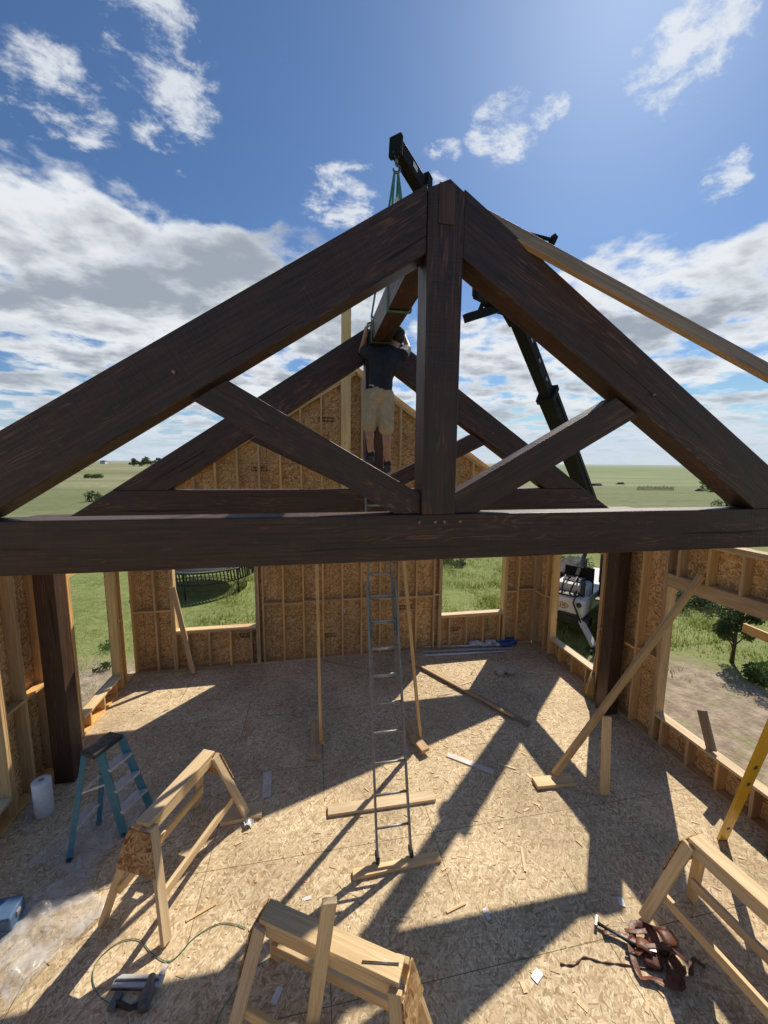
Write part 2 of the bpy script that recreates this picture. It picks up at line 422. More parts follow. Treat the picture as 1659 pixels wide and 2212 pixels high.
# ------------------------------------------------------------------ setting
XL, XR, YF, WH = -3.5, 5.05, 7.87, 3.2
GZ = -.6
def gh(x, y):
    r = math.hypot(x, y)
    k = min(1, max(0, (r-14)/200))
    return GZ + .04*noise.noise(V3((x*.4, y*.4, 0))) + k*1.6*noise.noise(V3((x*.006, y*.006, 3))) + max(0, (r-400)/1000)*2.2*(.6-.4*noise.noise(V3((x*.0012, y*.0012, 9)))) - k*.6
ax = []
v = .0; st = .6
while v < 2600: ax.append(v); v += st; st *= 1.075
ax = [-a for a in ax[:0:-1]] + ax
n = len(ax)
mb = MB()
vs = [(x+1, y+6, gh(x+1, y+6)) for y in ax for x in ax]
mb.v = [V3(q) for q in vs]
for j in range(n-1):
    for i in range(n-1):
        mb.f.append([j*n+i, j*n+i+1, (j+1)*n+i+1, (j+1)*n+i]); mb.uv.append([(0,0)]*4); mb.sm.append(True)
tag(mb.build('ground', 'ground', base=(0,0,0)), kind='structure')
tag(MB().box((XL-.15, -1.7, -.022), (XR+.15, YF+.15, 0), (1,0,0)).build('floor', 'floor', base=(0,0,0)), kind='structure')
tag(MB().box((XL-.1, -1.65, -.9), (XR+.1, YF+.1, -.024)).build('foundation', 'conc', base=(0,0,-.9)), kind='structure')

# ------------------------------------------------------------------ stud walls
def wall(root, O, D, NO, Ln, openings, lum='lumw', sheath='osbx', top=WH, phase=0.0, block=1.25):
    O, D, NO = V3(O), V3(D), V3(NO)
    dp = .14
    def bx(s0, s1, z0, z1, d0=0, d1=dp, g=None):
        a = O + D*s0 + NO*d0 + ZZ*z0; b = O + D*s1 + NO*d1 + ZZ*z1
        return MB().box(a, b, g)
    bx(0, Ln, 0.003, .038, .001, dp-.001).build('bottom_plate', lum, root, .003)
    bx(0, Ln, top-.038, top).build('top_plate', lum, root, .003)
    bx(0, Ln, top-.078, top-.040, .002, dp-.002).build('top_plate', lum, root, .003)
    zt = top-.080; w = .038
    studs = []
    s = phase
    while s < Ln:
        studs.append(s); s += .406
    for (a, b, sill, head) in openings:
        studs = [q for q in studs if not (a-.10 < q < b+.10)]
    full = list(studs)
    for (a, b, sill, head) in openings:
        for q in (a-.058, b+.058): full.append(q)
        for q in (a-.019, b+.019):
            bx(q-w/2+.001, q+w/2-.001, .04, head, .001, dp-.001, (0,0,1)).build('jack_stud', lum, root, .003)
        bx(a-.038, b+.038, head+.001, head+.19, .004, dp-.004).build('header', lum, root, .004)
        bx(a+.001, b-.001, sill-.038, sill, -.012, dp+.02).build('sill', 'plank', root, .003)
        if sill > .76: bx(a+.001, b-.001, sill-.077, sill-.040).build('sill', lum, root, .003)
        q = a+.2
        while q < b-.05:
            if sill > .1: bx(q-w/2, q+w/2, .04, sill-(.078 if sill > .76 else .039), .001, dp-.001, (0,0,1)).build('cripple_stud', lum, root, .003)
            if head+.2 < zt: bx(q-w/2, q+w/2, head+.192, zt, .001, dp-.001, (0,0,1)).build('cripple_stud', lum, root, .003)
            q += .406
    full = sorted(q for q in full if 0 <= q <= Ln)
    for q in full:
        bx(q-w/2, q+w/2, .04, zt, 0, dp, (0,0,1)).build('stud', lum, root, .003)
    if block:
        for q0, q1 in zip(full, full[1:]):
            if .1 < q1-q0 < .45 and not any(a-.06 < (q0+q1)/2 < b+.06 for a, b, _, _ in openings):
                zz = block + random.choice((0, .0, .03))
                bx(q0+w/2+.001, q1-w/2-.001, zz, zz+.038, .002, dp-.03).build('blocking', lum, root, .002)
    ss = sorted({-0.0, Ln, *[a for a, b, _, _ in openings], *[b for a, b, _, _ in openings]})
    mb = MB()
    for s0, s1 in zip(ss, ss[1:]):
        op = [o for o in openings if o[0] <= s0+1e-6 and o[1] >= s1-1e-6]
        rng = [(-.2, top)] if not op else [(-.2, op[0][2]), (op[0][3], top)]
        for z0, z1 in rng:
            a = O+D*s0+NO*(dp+.001)+ZZ*z0; b = O+D*s1+NO*(dp+.013)+ZZ*z1
            mb.box(a, b, D)
    mb.build('sheathing', sheath, root)
    return full
def U_far(px, py): return aty(px, py, YF).x
wL0, wL1 = U_far(376, 1300), U_far(551, 1300)
wR0, wR1 = U_far(956, 1260), U_far(1090, 1260)
sL = aty(460, 1358, YF).z; sR = aty(1020, 1325, YF).z
fw = thing('stud_wall', 'far framed wall of upright studs and strand board with two window openings', 'wall', (XL, YF, 0))
wall(fw, (XL, YF, 0), (1,0,0), (0,1,0), XR-XL, [(wL0-XL, wL1-XL, sL, 2.55), (wR0-XL, wR1-XL, sR, 2.55)], phase=.02)
lw = thing('stud_wall', 'left framed side wall with low opening beside the dark post', 'wall', (XL, -1.6, 0))
wall(lw, (XL, -1.6, 0), (0,1,0), (-1,0,0), YF+1.6-.0, [(2.9+1.6-.4, 4.72+1.6, .3, 2.5), (6.15+1.6, 7.35+1.6, .3, 2.5)], sheath='osby', phase=.2)
rw = thing('stud_wall', 'right framed side wall with wide low window openings and headers', 'wall', (XR, -1.6, 0))
wall(rw, (XR, -1.6, 0), (0,1,0), (1,0,0), YF+1.6-.0, [(2.2+1.6, 4.55+1.6, .47, 2.45), (5.85+1.6, 7.2+1.6, .42, 2.6)], sheath='osby', phase=.11)
AX, AZ = .88, 6.02
gw = thing('gable_wall', 'triangular gable framing of studs and strand board above the far wall', 'wall', (XL, YF, WH))
mL = (AZ-WH)/(AX-XL); mR = (AZ-WH)/(XR-AX)
def rk(x): return AZ - (AX-x)*mL if x < AX else AZ - (x-AX)*mR
MB().prism([(XL, YF+.141, WH+.002), (XR, YF+.141, WH+.002), (AX, YF+.141, AZ)], (0,.012,0), (1,0,0)).build('sheathing', 'osbx', gw)
MB().box((XL, YF+.002, WH+.001), (XR, YF+.138, WH+.04)).build('bottom_plate', 'lumw', gw, .003)
for sx, k in ((XL, mL), (XR, -mR)):
    d = V3((AX-sx, 0, AZ-WH)).normalized(); nrm = V3((-d.z, 0, d.x));
    if nrm.z < 0: nrm = -nrm
    for q in (0, 1):
        a = V3((sx, YF+.07, WH)) - nrm*(.019+.039*q) + d*(.09+.1*q); b = V3((AX, YF+.07, AZ)) - nrm*(.019+.039*q) - d*(.02+.03*q)
        MB().beam(a, b, .14-.004*q, .037, nrm).build('rake_plate', 'lumw', gw, .003)
    a = V3((sx, YF+.175, WH)) + nrm*.03 - d*.3; b = V3((AX, YF+.175, AZ)) + nrm*.03
    MB().beam(a, b, .038, .14, nrm).build('fly_rafter', 'lum', gw, .003)
x = XL+.43
while x < XR-.35:
    zt = rk(x)-.09
    if x+.02 > AX-.03 and x-.02 < AX+.03: zt -= .03
    MB().box((x-.019, YF, WH+.042), (x+.019, YF+.139, zt), (0,0,1)).build('stud', 'lumw', gw, .003)
    x += .406
random.seed(3)
for (cx, cz, root) in ((AX-.75, 5.0, gw), (AX+.1, 4.55, gw), (-1.2, 4.0, gw), (2.3, 4.2, gw), (.15, .42, fw), (-1.55, .55, fw), (1.85, .95, fw), (3.0, .35, fw)):
    mb = MB()
    for r in range(2):
        xx = cx
        while xx < cx+.30:
            w_ = random.uniform(.008, .03); mb.box((xx, YF+.1385, cz+r*.06), (xx+w_, YF+.1402, cz+r*.06+.04)); xx += w_+.012
    mb.build('printed_stamp', 'ink', root)
for (cx, cz) in ((-1.3, 1.9), (.62, .95), (1.55, 2.05), (4.1, 1.6)):
    MB().box((cx, YF+.1385, cz), (cx+.03, YF+.1402, cz+.11)).build('paper_label', 'wpl', fw)

# ------------------------------------------------------------------ trusses
def truss(Y0, Uc, label, group, apex=6.02, sl=.622, kd=.2):
    zc, cb = 3.83, 3.49; rv = .42; kw = .25; T = .2
    r = thing('timber_truss', label, 'roof truss', (Uc, Y0, cb), group)
    e = (0, T, 0)
    P = lambda u, z, y=0: V3((Uc+u, Y0+y, z))
    for s in (-1, 1):
        ub = (apex-rv-zc)/sl; ut = (apex-zc)/sl
        MB().prism([P(s*(kw/2+.002), apex-.02), P(s*ut, zc+.002), P(s*ub, zc+.002), P(s*(kw/2+.002), apex-.02-rv)], e, (s, 0, -sl)).build('rafter', 'dark', r, .007)
        u2 = 1.42; u3 = 1.635; z2 = apex-rv-sl*u2-.003
        MB().prism([P(s*(kw/2+.002), zc+.145, .025), P(s*u2, z2, .025), P(s*u3, apex-rv-sl*u3-.003, .025), P(s*(kw/2+.19), zc+.002, .025), P(s*(kw/2+.002), zc+.002, .025)], (0,.15,0), (s*1.5, 0, .8)).build('brace', 'dark', r, .006)
        pg = P(s*1.72, apex-sl*1.72-.21)
        mbp = MB().lathe(pg, (0,-1,0), [(0,0),(.012,0),(.012,.016),(.008,.022),(0,.022)], 12); mbp.build('peg', 'peg', r)
    um = (apex-3.52)/sl
    ue = max(um+.05, 4.22)  # thin hidden lips past the rafter feet, added to lengthen the chord's shadow
    MB().prism([P(-(apex-zc)/sl, zc), P((apex-zc)/sl, zc), P(um, 3.52), P(ue, 3.515), P(ue, cb), P(-ue, cb), P(-ue, 3.515), P(-um, 3.52)], e, (1,0,0)).build('bottom_chord', 'dark', r, .010)
    MB().prism([P(-kw/2, zc+.001, -.012), P(kw/2, zc+.001, -.012), P(kw/2, apex-.05, -.012), (Uc+.02, Y0-.012, apex+.02), P(-kw/2, apex-.05, -.012)], (0, T+.03, 0), (0,0,1)).build('king_post', 'dark', r, .007)
    MB().box(P(-.055, apex-.26, -.022), P(.055, apex-.015, -.0125), (0,0,1)).build('ridge_block', 'dkred', r, .003)
    for u in (-.14, -.02, .05, .17):
        MB().lathe(P(u, zc-.055, .0), (0,-1,0), [(0,0),(.012,0),(.012,.008),(.008,.013),(0,.013)], 12).build('peg', 'peg', r)
    return r
MT['dkred'] = lumber('red_brown_timber', (.17,.062,.037), (.085,.036,.023))
MT['peg'] = lumber('peg_wood', (.50,.27,.145), (.34,.17,.09))
random.seed(11)
YN = 2.65; YT = 5.25
truss(YN, .89, 'near dark stained timber roof truss spanning the whole picture, with king post and braces', 'timber roof trusses')
truss(YT, .83, 'farther dark timber roof truss behind the worker, seen through the near truss', 'timber roof trusses', apex=5.96, sl=.652)
def post(x, y, label):
    tag(MB().box((x-.115, y, .002), (x+.115, y+.23, 3.486), (0,0,1)).build('timber_post', 'dark', bevel=.006), label, 'post', 'dark posts under the trusses')
post(-3.25, 5.2, 'dark square timber post standing by the left wall')
post(4.9, 5.2, 'dark square timber post standing against the right wall')
post(-3.25, 2.63, 'dark square timber post under the left end of the near truss')
post(4.9, 2.63, 'dark square timber post under the right end of the near truss')
tag(MB().box((.755, 2.87, 5.70), (.975, 5.225, 5.97), (0,1,0)).build('ridge_beam', 'dark', bevel=.006), 'dark ridge beam hanging in green slings between the two trusses', 'beam')
a = V3((1.12, 2.80, 5.97)); bdir = (V3((3.04, 2.14, 4.79))-a); b = a + bdir*2.1
tag(MB().beam(a, b, .038, .13, (0,.5,1)).build('long_board', 'rafb', bevel=.003), 'long brown board sloping down to the right on top of the near truss', 'board')
p1 = aty(748, 655, YF-.022); p0 = V3((p1.x-.03, YF-.022, WH+.06))
tag(MB().beam(p0, p1, .19, .038, (0,1,0)).build('upright_board', 'yelp', bevel=.003), 'tall yellow upright board rising above the gable left of the worker', 'board')
def prop(pf, pt_, lab):
    tag(MB().beam(pf, pt_, .042, .06, (0,1,0)).build('prop_board', 'lum', bevel=.003), lab, 'board')
f1 = atz(693, 1605, .09); t1 = aty(679, 1010, 5.48); prop(f1+V3((0,.03,0)), t1, 'thin prop pole standing left of the ladder on small blocks')
f2 = atz(908, 1592, .08); t2 = aty(862, 1120, 5.2); t2.z = 3.485; prop(f2, t2, 'thin prop pole leaning just right of the ladder')
for (x0,y0,x1,y1,w_,h_,z_,lab) in ((683,1565,682,1636,.15,.09,.001,'wood block under the left prop pole, lying flat'), (880,1556,902,1604,.15,.05,.001,'wood block at the foot of the right prop pole'),
                          (893,1590,920,1622,.13,.05,.052,'upper small block stacked beside the right prop pole foot'), (697,1578,697,1606,.06,.03,.092,'small upper block at the left prop pole foot')):
    a = atz(x0,y0,z_+h_/2); b = atz(x1,y1,z_+h_/2)
    tag(MB().beam(a, b, w_, h_).build('wood_block', 'lum', bevel=.003), lab, 'wood block')

# ------------------------------------------------------------------ long ladder
LB = V3((.79, 3.5, .075)); LT = V3((.85, 5.30, 4.32))
ld = thing('extension_ladder', 'long aluminium extension ladder leaning up to the worker', 'ladder', (LB.x, LB.y, .0))
d = (LT-LB).normalized(); sx = V3((1,0,0)); nr = d.cross(sx).normalized()
if nr.y > 0: nr = -nr
Ltot = (LT-LB).length
for s in (-1, 1):
    MB().beam(LB+sx*s*.182, LB+sx*s*.182+d*(Ltot*.62), .022, .06, nr).build('rail', 'alu', ld, .003)
    MB().beam(LB+sx*s*.150+d*1.6-nr*.066, LB+sx*s*.150+d*Ltot-nr*.066, .022, .058, nr).build('fly_rail', 'alu', ld, .003)
    MB().box(LB+sx*s*.182+V3((-.02,-.05,-.035)), LB+sx*s*.182+V3((.02,.05,.03))).build('foot', 'blk', ld, .004)
k = .25
while k < Ltot*.62:
    MB().tube([LB+d*k-sx*.178, LB+d*k+sx*.178], .013, 8).build('rung', 'rung', ld); k += .305
k = 1.75
while k < Ltot-.05:
    MB().tube([LB+d*k-sx*.146-nr*.066, LB+d*k+sx*.146-nr*.066], .013, 8).build('rung', 'rung', ld); k += .305
for s in (-1, 1):
    MB().beam(LB+sx*s*.166+d*2.2-nr*.03, LB+sx*s*.166+d*2.42-nr*.03, .05, .05, nr).build('rung_lock', 'steel', ld, .005)
def fboard(x0,y0,x1,y1,w,h,lab,name='plank_board',mat='lum',z=0,up=(0,0,1),cat='board'):
    a = atz(x0,y0,z+h/2); b = atz(x1,y1,z+h/2)
    return tag(MB().beam(a, b, w, h, up).build(name, mat, bevel=min(.003,h*.2)), lab, cat)
fboard(762,1890,950,1850,.09,.038,'pale board lying under the feet of the long ladder',mat='plank',z=.001)
fboard(708,1752,938,1719,.14,.038,'wide pale board lying flat across the floor behind the ladder',mat='plank',z=.001)
fboard(478,1766,566,1748,.20,.05,'short wide board beside the far leg of the left sawhorse',z=.001,mat='plank')
fboard(886,1428,1143,1565,.10,.038,'long narrow board lying diagonally across the far floor',mat='lumg',z=.001)
fboard(896,1432,1110,1548,.05,.03,'slim strip lying along the diagonal board near the far wall',mat='lum',z=.041)
fboard(1155,1692,1238,1684,.16,.05,'short block under the foot of the long diagonal brace',z=.001,mat='plank')
fboard(530,1562,541,1587,.06,.02,'small offcut on the shaded floor in front of the left window',z=.001)
fboard(700,1428,775,1443,.05,.02,'small flat scrap board at the foot of the far wall',z=.001)
fboard(966,1630,1066,1668,.085,.014,'narrow pale sleeve lying right of the ladder','plastic_sleeve','pale',.001,cat='plastic sleeve')
fboard(578,1668,576,1722,.11,.014,'pale pinkish sleeve on the floor right of the left sawhorse','plastic_sleeve','pale',.001,cat='plastic sleeve')
a = atz(1198,1672,.08); b = atx(1516,1243,XR-.03)
tag(MB().beam(a, b, .05, .09, (0,0,1)).build('diagonal_brace', 'lum', bevel=.003), 'long diagonal brace board running from floor block to the right wall', 'board')
q0 = a.lerp(b, .30)+V3((.06,-.08,.03)); a = atz(1306,1716,.02)
tag(MB().beam(a, q0, .12, .038, (0,1,0)).build('support_board', 'plank', bevel=.003), 'short upright board propping the long diagonal brace', 'board')
a = atz(418,1455,.02); b = aty(373,1268,YF-.03)
tag(MB().beam(a, b, .09, .038, (0,1,0)).build('leaning_board', 'lum', bevel=.003), 'board leaning against the stud beside the left window', 'board')
a = atx(1535,1640,XR+.05); a.z = .48; b = a + V3((.05,.22,.42))
tag(MB().beam(a, b, .12, .038, (1,0,0)).build('offcut_board', 'lumg', bevel=.003), 'grey offcut leaning on the sill of the right wall', 'board')
a = atx(1606,1355,XR+.2); b = atx(1700,1395,XR+.2)
tag(MB().beam(a, b, .038, .11, (0,0,1)).build('nailed_board', 'lum', bevel=.003), 'pale board crossing the right window opening at the picture edge', 'board')

# ------------------------------------------------------------------ sawhorses
def sawhorse(T0, T1, label, h=.95, spl=.30, out=.14):
    T0 = V3((T0.x, T0.y, 0)); T1 = V3((T1.x, T1.y, 0)); a = (T1-T0).normalized(); s = a.cross(ZZ)
    r = thing('sawhorse', label, 'sawhorse', (T0+T1)/2, 'site built sawhorses')
    z = ZZ
    MB().beam(T0+z*(h-.019), T1+z*(h-.019), .14, .038).build('top_board', 'plank', r, .004)
    for k in (-1, 1):
        MB().beam(T0+a*.05+s*k*.052+z*(h-.085), T1-a*.05+s*k*.052+z*(h-.085), .036, .09).build('side_apron', 'plank', r, .004)
    feet = {}
    for e, (E, o) in enumerate(((T0, -a), (T1, a))):
        for k in (-1, 1):
            top = E+s*k*.085-o*.02+z*(h-.045); ft = E+s*k*spl+o*out+z*.02
            MB().beam(ft, top, .038, .09, o).build('leg', 'plank', r, .004)
            feet[(e, k)] = (ft, top)
        g = []
        for k, t in ((-1,.60),(1,.60),(1,.99),(-1,.99)):
            ft, top = feet[(e, k)]; g.append(ft.lerp(top, t)+o*.052+s*k*.03)
        MB().prism(g, o*.011, s).build('gusset', 'osbu', r, .001)
    for k in (-1, 1):
        p = feet[(0,k)][0].lerp(feet[(0,k)][1], .33)-s*k*.042; q = feet[(1,k)][0].lerp(feet[(1,k)][1], .33)-s*k*.042
        MB().beam(p, q, .036, .088).build('lower_rail', 'plank', r, .004)
    return r
hA = sawhorse(atz(308,1776,.95), atz(452,1620,.95), 'left sawhorse beside the blue stepladder', spl=.34, out=.17)
hB = sawhorse(atz(572,1962,.95), atz(868,2095,.95), 'front sawhorse at the bottom centre with an upright stick against it')
hC = sawhorse(atz(1500,1805,.95), atz(1500,1805,.95)+V3((.12,-1.15,0)), 'right sawhorse behind the tool belt, cut by the picture edge')
a = atz(668,2260,.02); b = att(712,1945,2.35)
tag(MB().beam(a, b, .09, .038, (0,1,0)).build('upright_stick', 'plank', bevel=.003), 'pale upright stick leaning on the front sawhorse', 'board')
a = atz(782,2076,.957); b = atz(862,2081,.957)
tag(MB().tube([a,b], .004, 8).build('long_nail', 'steel'), 'long steel spike lying on top of the front sawhorse', 'nail')

# ------------------------------------------------------------------ blue stepladder
f1, f2, r1, r2 = atz(268,1803,.01), atz(326,1745,.01), atz(150,1858,.01), atz(214,1778,.01)
cen = (f1+f2+r1+r2)/4; top = V3((cen.x-.02, cen.y, 1.08))
axw = (f2-f1).normalized(); fr = ((f1+f2)/2-(r1+r2)/2).normalized()
sl_ = thing('stepladder', 'small blue fibreglass stepladder with black cap, left of the left sawhorse', 'stepladder', (cen.x, cen.y, 0))
def tp(k, w, f): return top + axw*k*w + fr*f
rails = []
for ft, k in ((f1,-1),(f2,1)):
    t_ = tp(k,.12,.07); MB().beam(ft, t_, .03, .075, fr).build('front_rail', 'blue', sl_, .004); rails.append((ft,t_))
for ft, k in ((r1,-1),(r2,1)):
    t_ = tp(k,.11,-.07); MB().beam(ft, t_, .028, .05, fr).build('rear_rail', 'blue', sl_, .004); rails.append((ft,t_))
for t in (.27,.52,.77):
    p, q = rails[0][0].lerp(rails[0][1], t), rails[1][0].lerp(rails[1][1], t)
    MB().beam(p+fr*.01, q+fr*.01, .115, .03).build('step', 'tread', sl_, .003)
for t in (.25,.6):
    p, q = rails[2][0].lerp(rails[2][1], t), rails[3][0].lerp(rails[3][1], t)
    MB().beam(p, q, .03, .02).build('rear_brace', 'tread', sl_, .002)
for i, j in ((0,2),(1,3)):
    p, q = rails[i][0].lerp(rails[i][1], .62), rails[j][0].lerp(rails[j][1], .62)
    MB().beam(p, q, .006, .022).build('spreader', 'tread', sl_)
for ft, _ in rails: MB().beam(ft-ZZ*.01, ft+ZZ*.03, .045, .05, (0,1,0)).build('rubber_foot', 'blk', sl_, .004)
cap = MB().beam(top-axw*.17, top+axw*.17, .20, .055).build('top_cap', 'blk', sl_, .015)
MB().lathe(top+ZZ*.0275, (0,0,1), [(.035,.0),(.041,.004),(.045,.0)], 20).build('cup_ring', 'gry', cap)
for k in (-1,1): MB().lathe(top+axw*k*.11+ZZ*.0275, (0,0,1), [(.012,0),(.016,.003),(.019,0)], 14).build('tool_hole', 'gry', cap)

# ------------------------------------------------------------------ white roll and film
c = atz(97,1757,0); c.z = 0
rl = thing('paper_roll', 'upright white roll standing beside the left dark post', 'roll', c)
MB().lathe(c, (0,0,1), [(.03,.004),(.088,.004),(.092,.01),(.092,.435),(.088,.44),(.03,.44)], 32).build('wound_film', 'wpl', rl)
MB().lathe(c, (0,0,1), [(.024,.0),(.03,.0),(.03,.448),(.024,.448),(.024,.0)], 20).build('core', 'paper', rl)
def sheet(corners, nu, nv, amp, name, mat, label, cat, seed, z0=.012, freq=3):
    mb = MB(); P = [atz(*q, 0) for q in corners]; vs = []
    for j in range(nv+1):
        for i in range(nu+1):
            u, v = i/nu, j/nv
            p = P[0].lerp(P[1], u).lerp(P[3].lerp(P[2], u), v)
            w = V3((p.x*freq, p.y*freq, seed))
            k = min(1, 3.0/freq)
            p = p + V3((noise.noise(w+V3((5,0,0))), noise.noise(w+V3((0,9,0))), 0))*.10*k
            p.z = z0 + abs(noise.noise(w*1.3))*amp + abs(noise.noise(w*3.7))*amp*.3
            vs.append(p)
    mb.add(vs, [(j*(nu+1)+i, j*(nu+1)+i+1, (j+1)*(nu+1)+i+1, (j+1)*(nu+1)+i) for j in range(nv) for i in range(nu)], (1,0,0), True)
    return tag(mb.build(name, mat), label, cat)
sheet([(60,1880),(250,1690),(330,1740),(190,1910)], 34, 44, .12, 'plastic_film', 'film', 'crumpled clear plastic film on the floor under the blue stepladder', 'plastic film', 1, freq=2.6)
sheet([(-60,2050),(170,1880),(240,1960),(10,2190)], 34, 44, .13, 'plastic_film', 'film', 'clear plastic film spread on the floor in the lower left corner', 'plastic film', 4, freq=2.6)
sheet([(60,1690),(88,1680),(75,1800),(38,1800)], 10, 16, .12, 'plastic_film', 'film', 'loose tail of film lying against the white roll', 'plastic film', 7)
sheet([(524,1768),(540,1762),(548,1785),(528,1793)], 12, 12, .06, 'plastic_bag', 'wpl', 'small crumpled clear bag by the board at the left sawhorse', 'plastic bag', 9, freq=18)
a = atz(-50,2012,.0); b = atz(42,1992,.0)
bc = thing('tool_case', 'blue case poking in at the lower left edge', 'case', (a+b)/2)
dx = (b-a).normalized()
MB().beam(a+ZZ*.08, b+ZZ*.08, .20, .15).build('case_body', 'bcase', bc, .012)
MB().beam(a+ZZ*.167, b+ZZ*.167, .205, .02).build('lid', 'bcase', bc, .008)
MB().beam(b-dx*.04+ZZ*.12, b+dx*.012+ZZ*.12, .05, .04).build('latch', 'alu', bc, .004)
c = atz(18,1752,0)
tm = thing('tape_measure', 'green and black tape measure on the floor at the left edge', 'tape measure', c)
MB().lathe(c+V3((0,-.03,.055)), (0,1,0), [(0,0),(.048,0),(.053,.006),(.053,.064),(.048,.07),(0,.07)], 20).build('housing', 'hose', tm)
MB().lathe(c+V3((0,-.034,.055)), (0,1,0), [(0,0),(.032,0),(.032,.078),(0,.078)], 20).build('side_disc', 'blk', tm)

# ------------------------------------------------------------------ air hose
def curve_pts(pts, z=.008, sub=10):
    P = [atz(x, y, z) for x, y in pts]; out = []
    for i in range(len(P)-1):
        p0, p1, p2, p3 = P[max(i-1,0)], P[i], P[i+1], P[min(i+2,len(P)-1)]
        for k in range(sub):
            t = k/sub
            out.append(.5*((2*p1)+(-p0+p2)*t+(2*p0-5*p1+4*p2-p3)*t*t+(-p0+3*p1-3*p2+p3)*t**3))
    out.append(P[-1]); return out
tag(MB().tube(curve_pts([(530,2005),(505,1996),(470,1996),(420,2025),(370,2075),(330,2060),(300,2030),(258,2035),(215,2070),(200,2110),(214,2150),(250,2175)]), .0035, 8).build('air_hose', 'hose'), 'thin green air hose curling across the floor at lower left', 'hose')
tag(MB().tube(curve_pts([(460,2240),(480,2180),(540,2100),(600,2060)]), .0035, 8).build('air_hose', 'hose'), 'thin green hose running under the front sawhorse', 'hose')
tag(MB().tube(curve_pts([(1210,2082),(1240,2084),(1262,2068),(1300,2078),(1350,2084),(1430,2100)], .006), [.006+.003*sin(i) for i in range(51)], 8).build('twig', 'leath'), 'bent brown twig lying left of the tool belt', 'twig')
# nail gun
c = atz(292,2152,0); ux = (atz(365,2115,0)-atz(220,2110,0)).normalized(); uy = ZZ.cross(ux)
ng = thing('nail_gun', 'silver and black nail gun lying at the bottom left', 'nail gun', c)
LC = lambda x, y, z: c+ux*x+uy*y+ZZ*z
MB().beam(LC(-.21,.06,.035), LC(.18,.07,.035), .08, .022).build('magazine', 'tread', ng, .003)
MB().beam(LC(-.2,.06,.05), LC(.15,.07,.05), .014, .008).build('magazine_rail', 'gry', ng, .001)
MB().beam(LC(-.205,.02,.03), LC(.12,.025,.03), .012, .02).build('magazine_spring', 'steel', ng, .001)
MB().lathe(LC(.13,-.10,.05), (ux*-.25+uy), [(0,0),(.04,0),(.045,.02),(.045,.10),(.035,.14),(.028,.2),(0,.2)], 20).build('motor_housing', 'gry', ng)
MB().tube([LC(.13,-.06,.045), LC(.02,-.09,.04), LC(-.11,-.06,.035)], [.022,.018,.021], 12).build('handle', 'blk', ng)
MB().beam(LC(-.12,-.10,.03), LC(-.12,.0,.03), .06, .05).build('battery', 'gry', ng, .008)
MB().beam(LC(.03,-.05,.03), LC(.03,-.02,.03), .02, .012).build('trigger', 'tread', ng, .003)
MB().beam(LC(.14,.10,.04), LC(.16,.17,.04), .03, .03).build('nose', 'tread', ng, .004)

# ------------------------------------------------------------------ tool belt
random.seed(31)
c = atz(1402,2058,0)
tb = thing('tool_belt', 'brown leather tool belt with pouches heaped on the floor at right', 'tool belt', c)
LC = lambda x, y, z: c+V3((x,y,z))
def band(pts, w, t, name, mat='leath'):
    mb = MB(); n_ = len(pts); vs = []
    for i,p in enumerate(pts):
        dd = (V3(pts[min(i+1,n_-1)])-V3(pts[max(i-1,0)])).normalized(); sd = dd.cross(ZZ)
        if sd.length < .1: sd = V3((1,0,0))
        sd.normalize(); p = V3(p)
        tw = 1.25+.35*sin(i*.8); u = (ZZ*cos(tw)+sd*sin(tw))
        q = u.cross(dd).normalized()
        vs += [p-u*w/2-q*t/2, p+u*w/2-q*t/2, p+u*w/2+q*t/2, p-u*w/2+q*t/2]
    fs = [(4*i+k, 4*i+(k+1)%4, 4*i+4+(k+1)%4, 4*i+4+k) for i in range(n_-1) for k in range(4)]+[(3,2,1,0),(4*n_-4,4*n_-3,4*n_-2,4*n_-1)]
    mb.add(vs, fs, (1,0,0), True); return mb.build(name, mat, tb, .002)
band([LC(.03+.29*cos(t)*(.75+.25*sin(2*t)), -.03+.20*sin(t)+.03*sin(5*t), .03+.012*sin(3*t)) for t in [i*.18 for i in range(31)]], .05, .006, 'belt')
band([LC(-.30,.18,.03), LC(-.24,.17,.035), LC(-.17,.13,.04), LC(-.10,.08,.045), LC(-.05,.02,.06)], .05, .006, 'strap')
band([LC(-.1,.16,.03), LC(-.02,.12,.05), LC(.06,.11,.05), LC(.14,.13,.03)], .04, .006, 'strap')
band([LC(.2,-.2,.02), LC(.27,-.14,.04), LC(.33,-.12,.03), LC(.37,-.18,.02)], .035, .006, 'strap')
band([LC(-.15,-.02,.05), LC(-.05,.0,.08), LC(.05,-.02,.085), LC(.16,-.06,.08), LC(.24,-.12,.04)], .04, .006, 'strap')
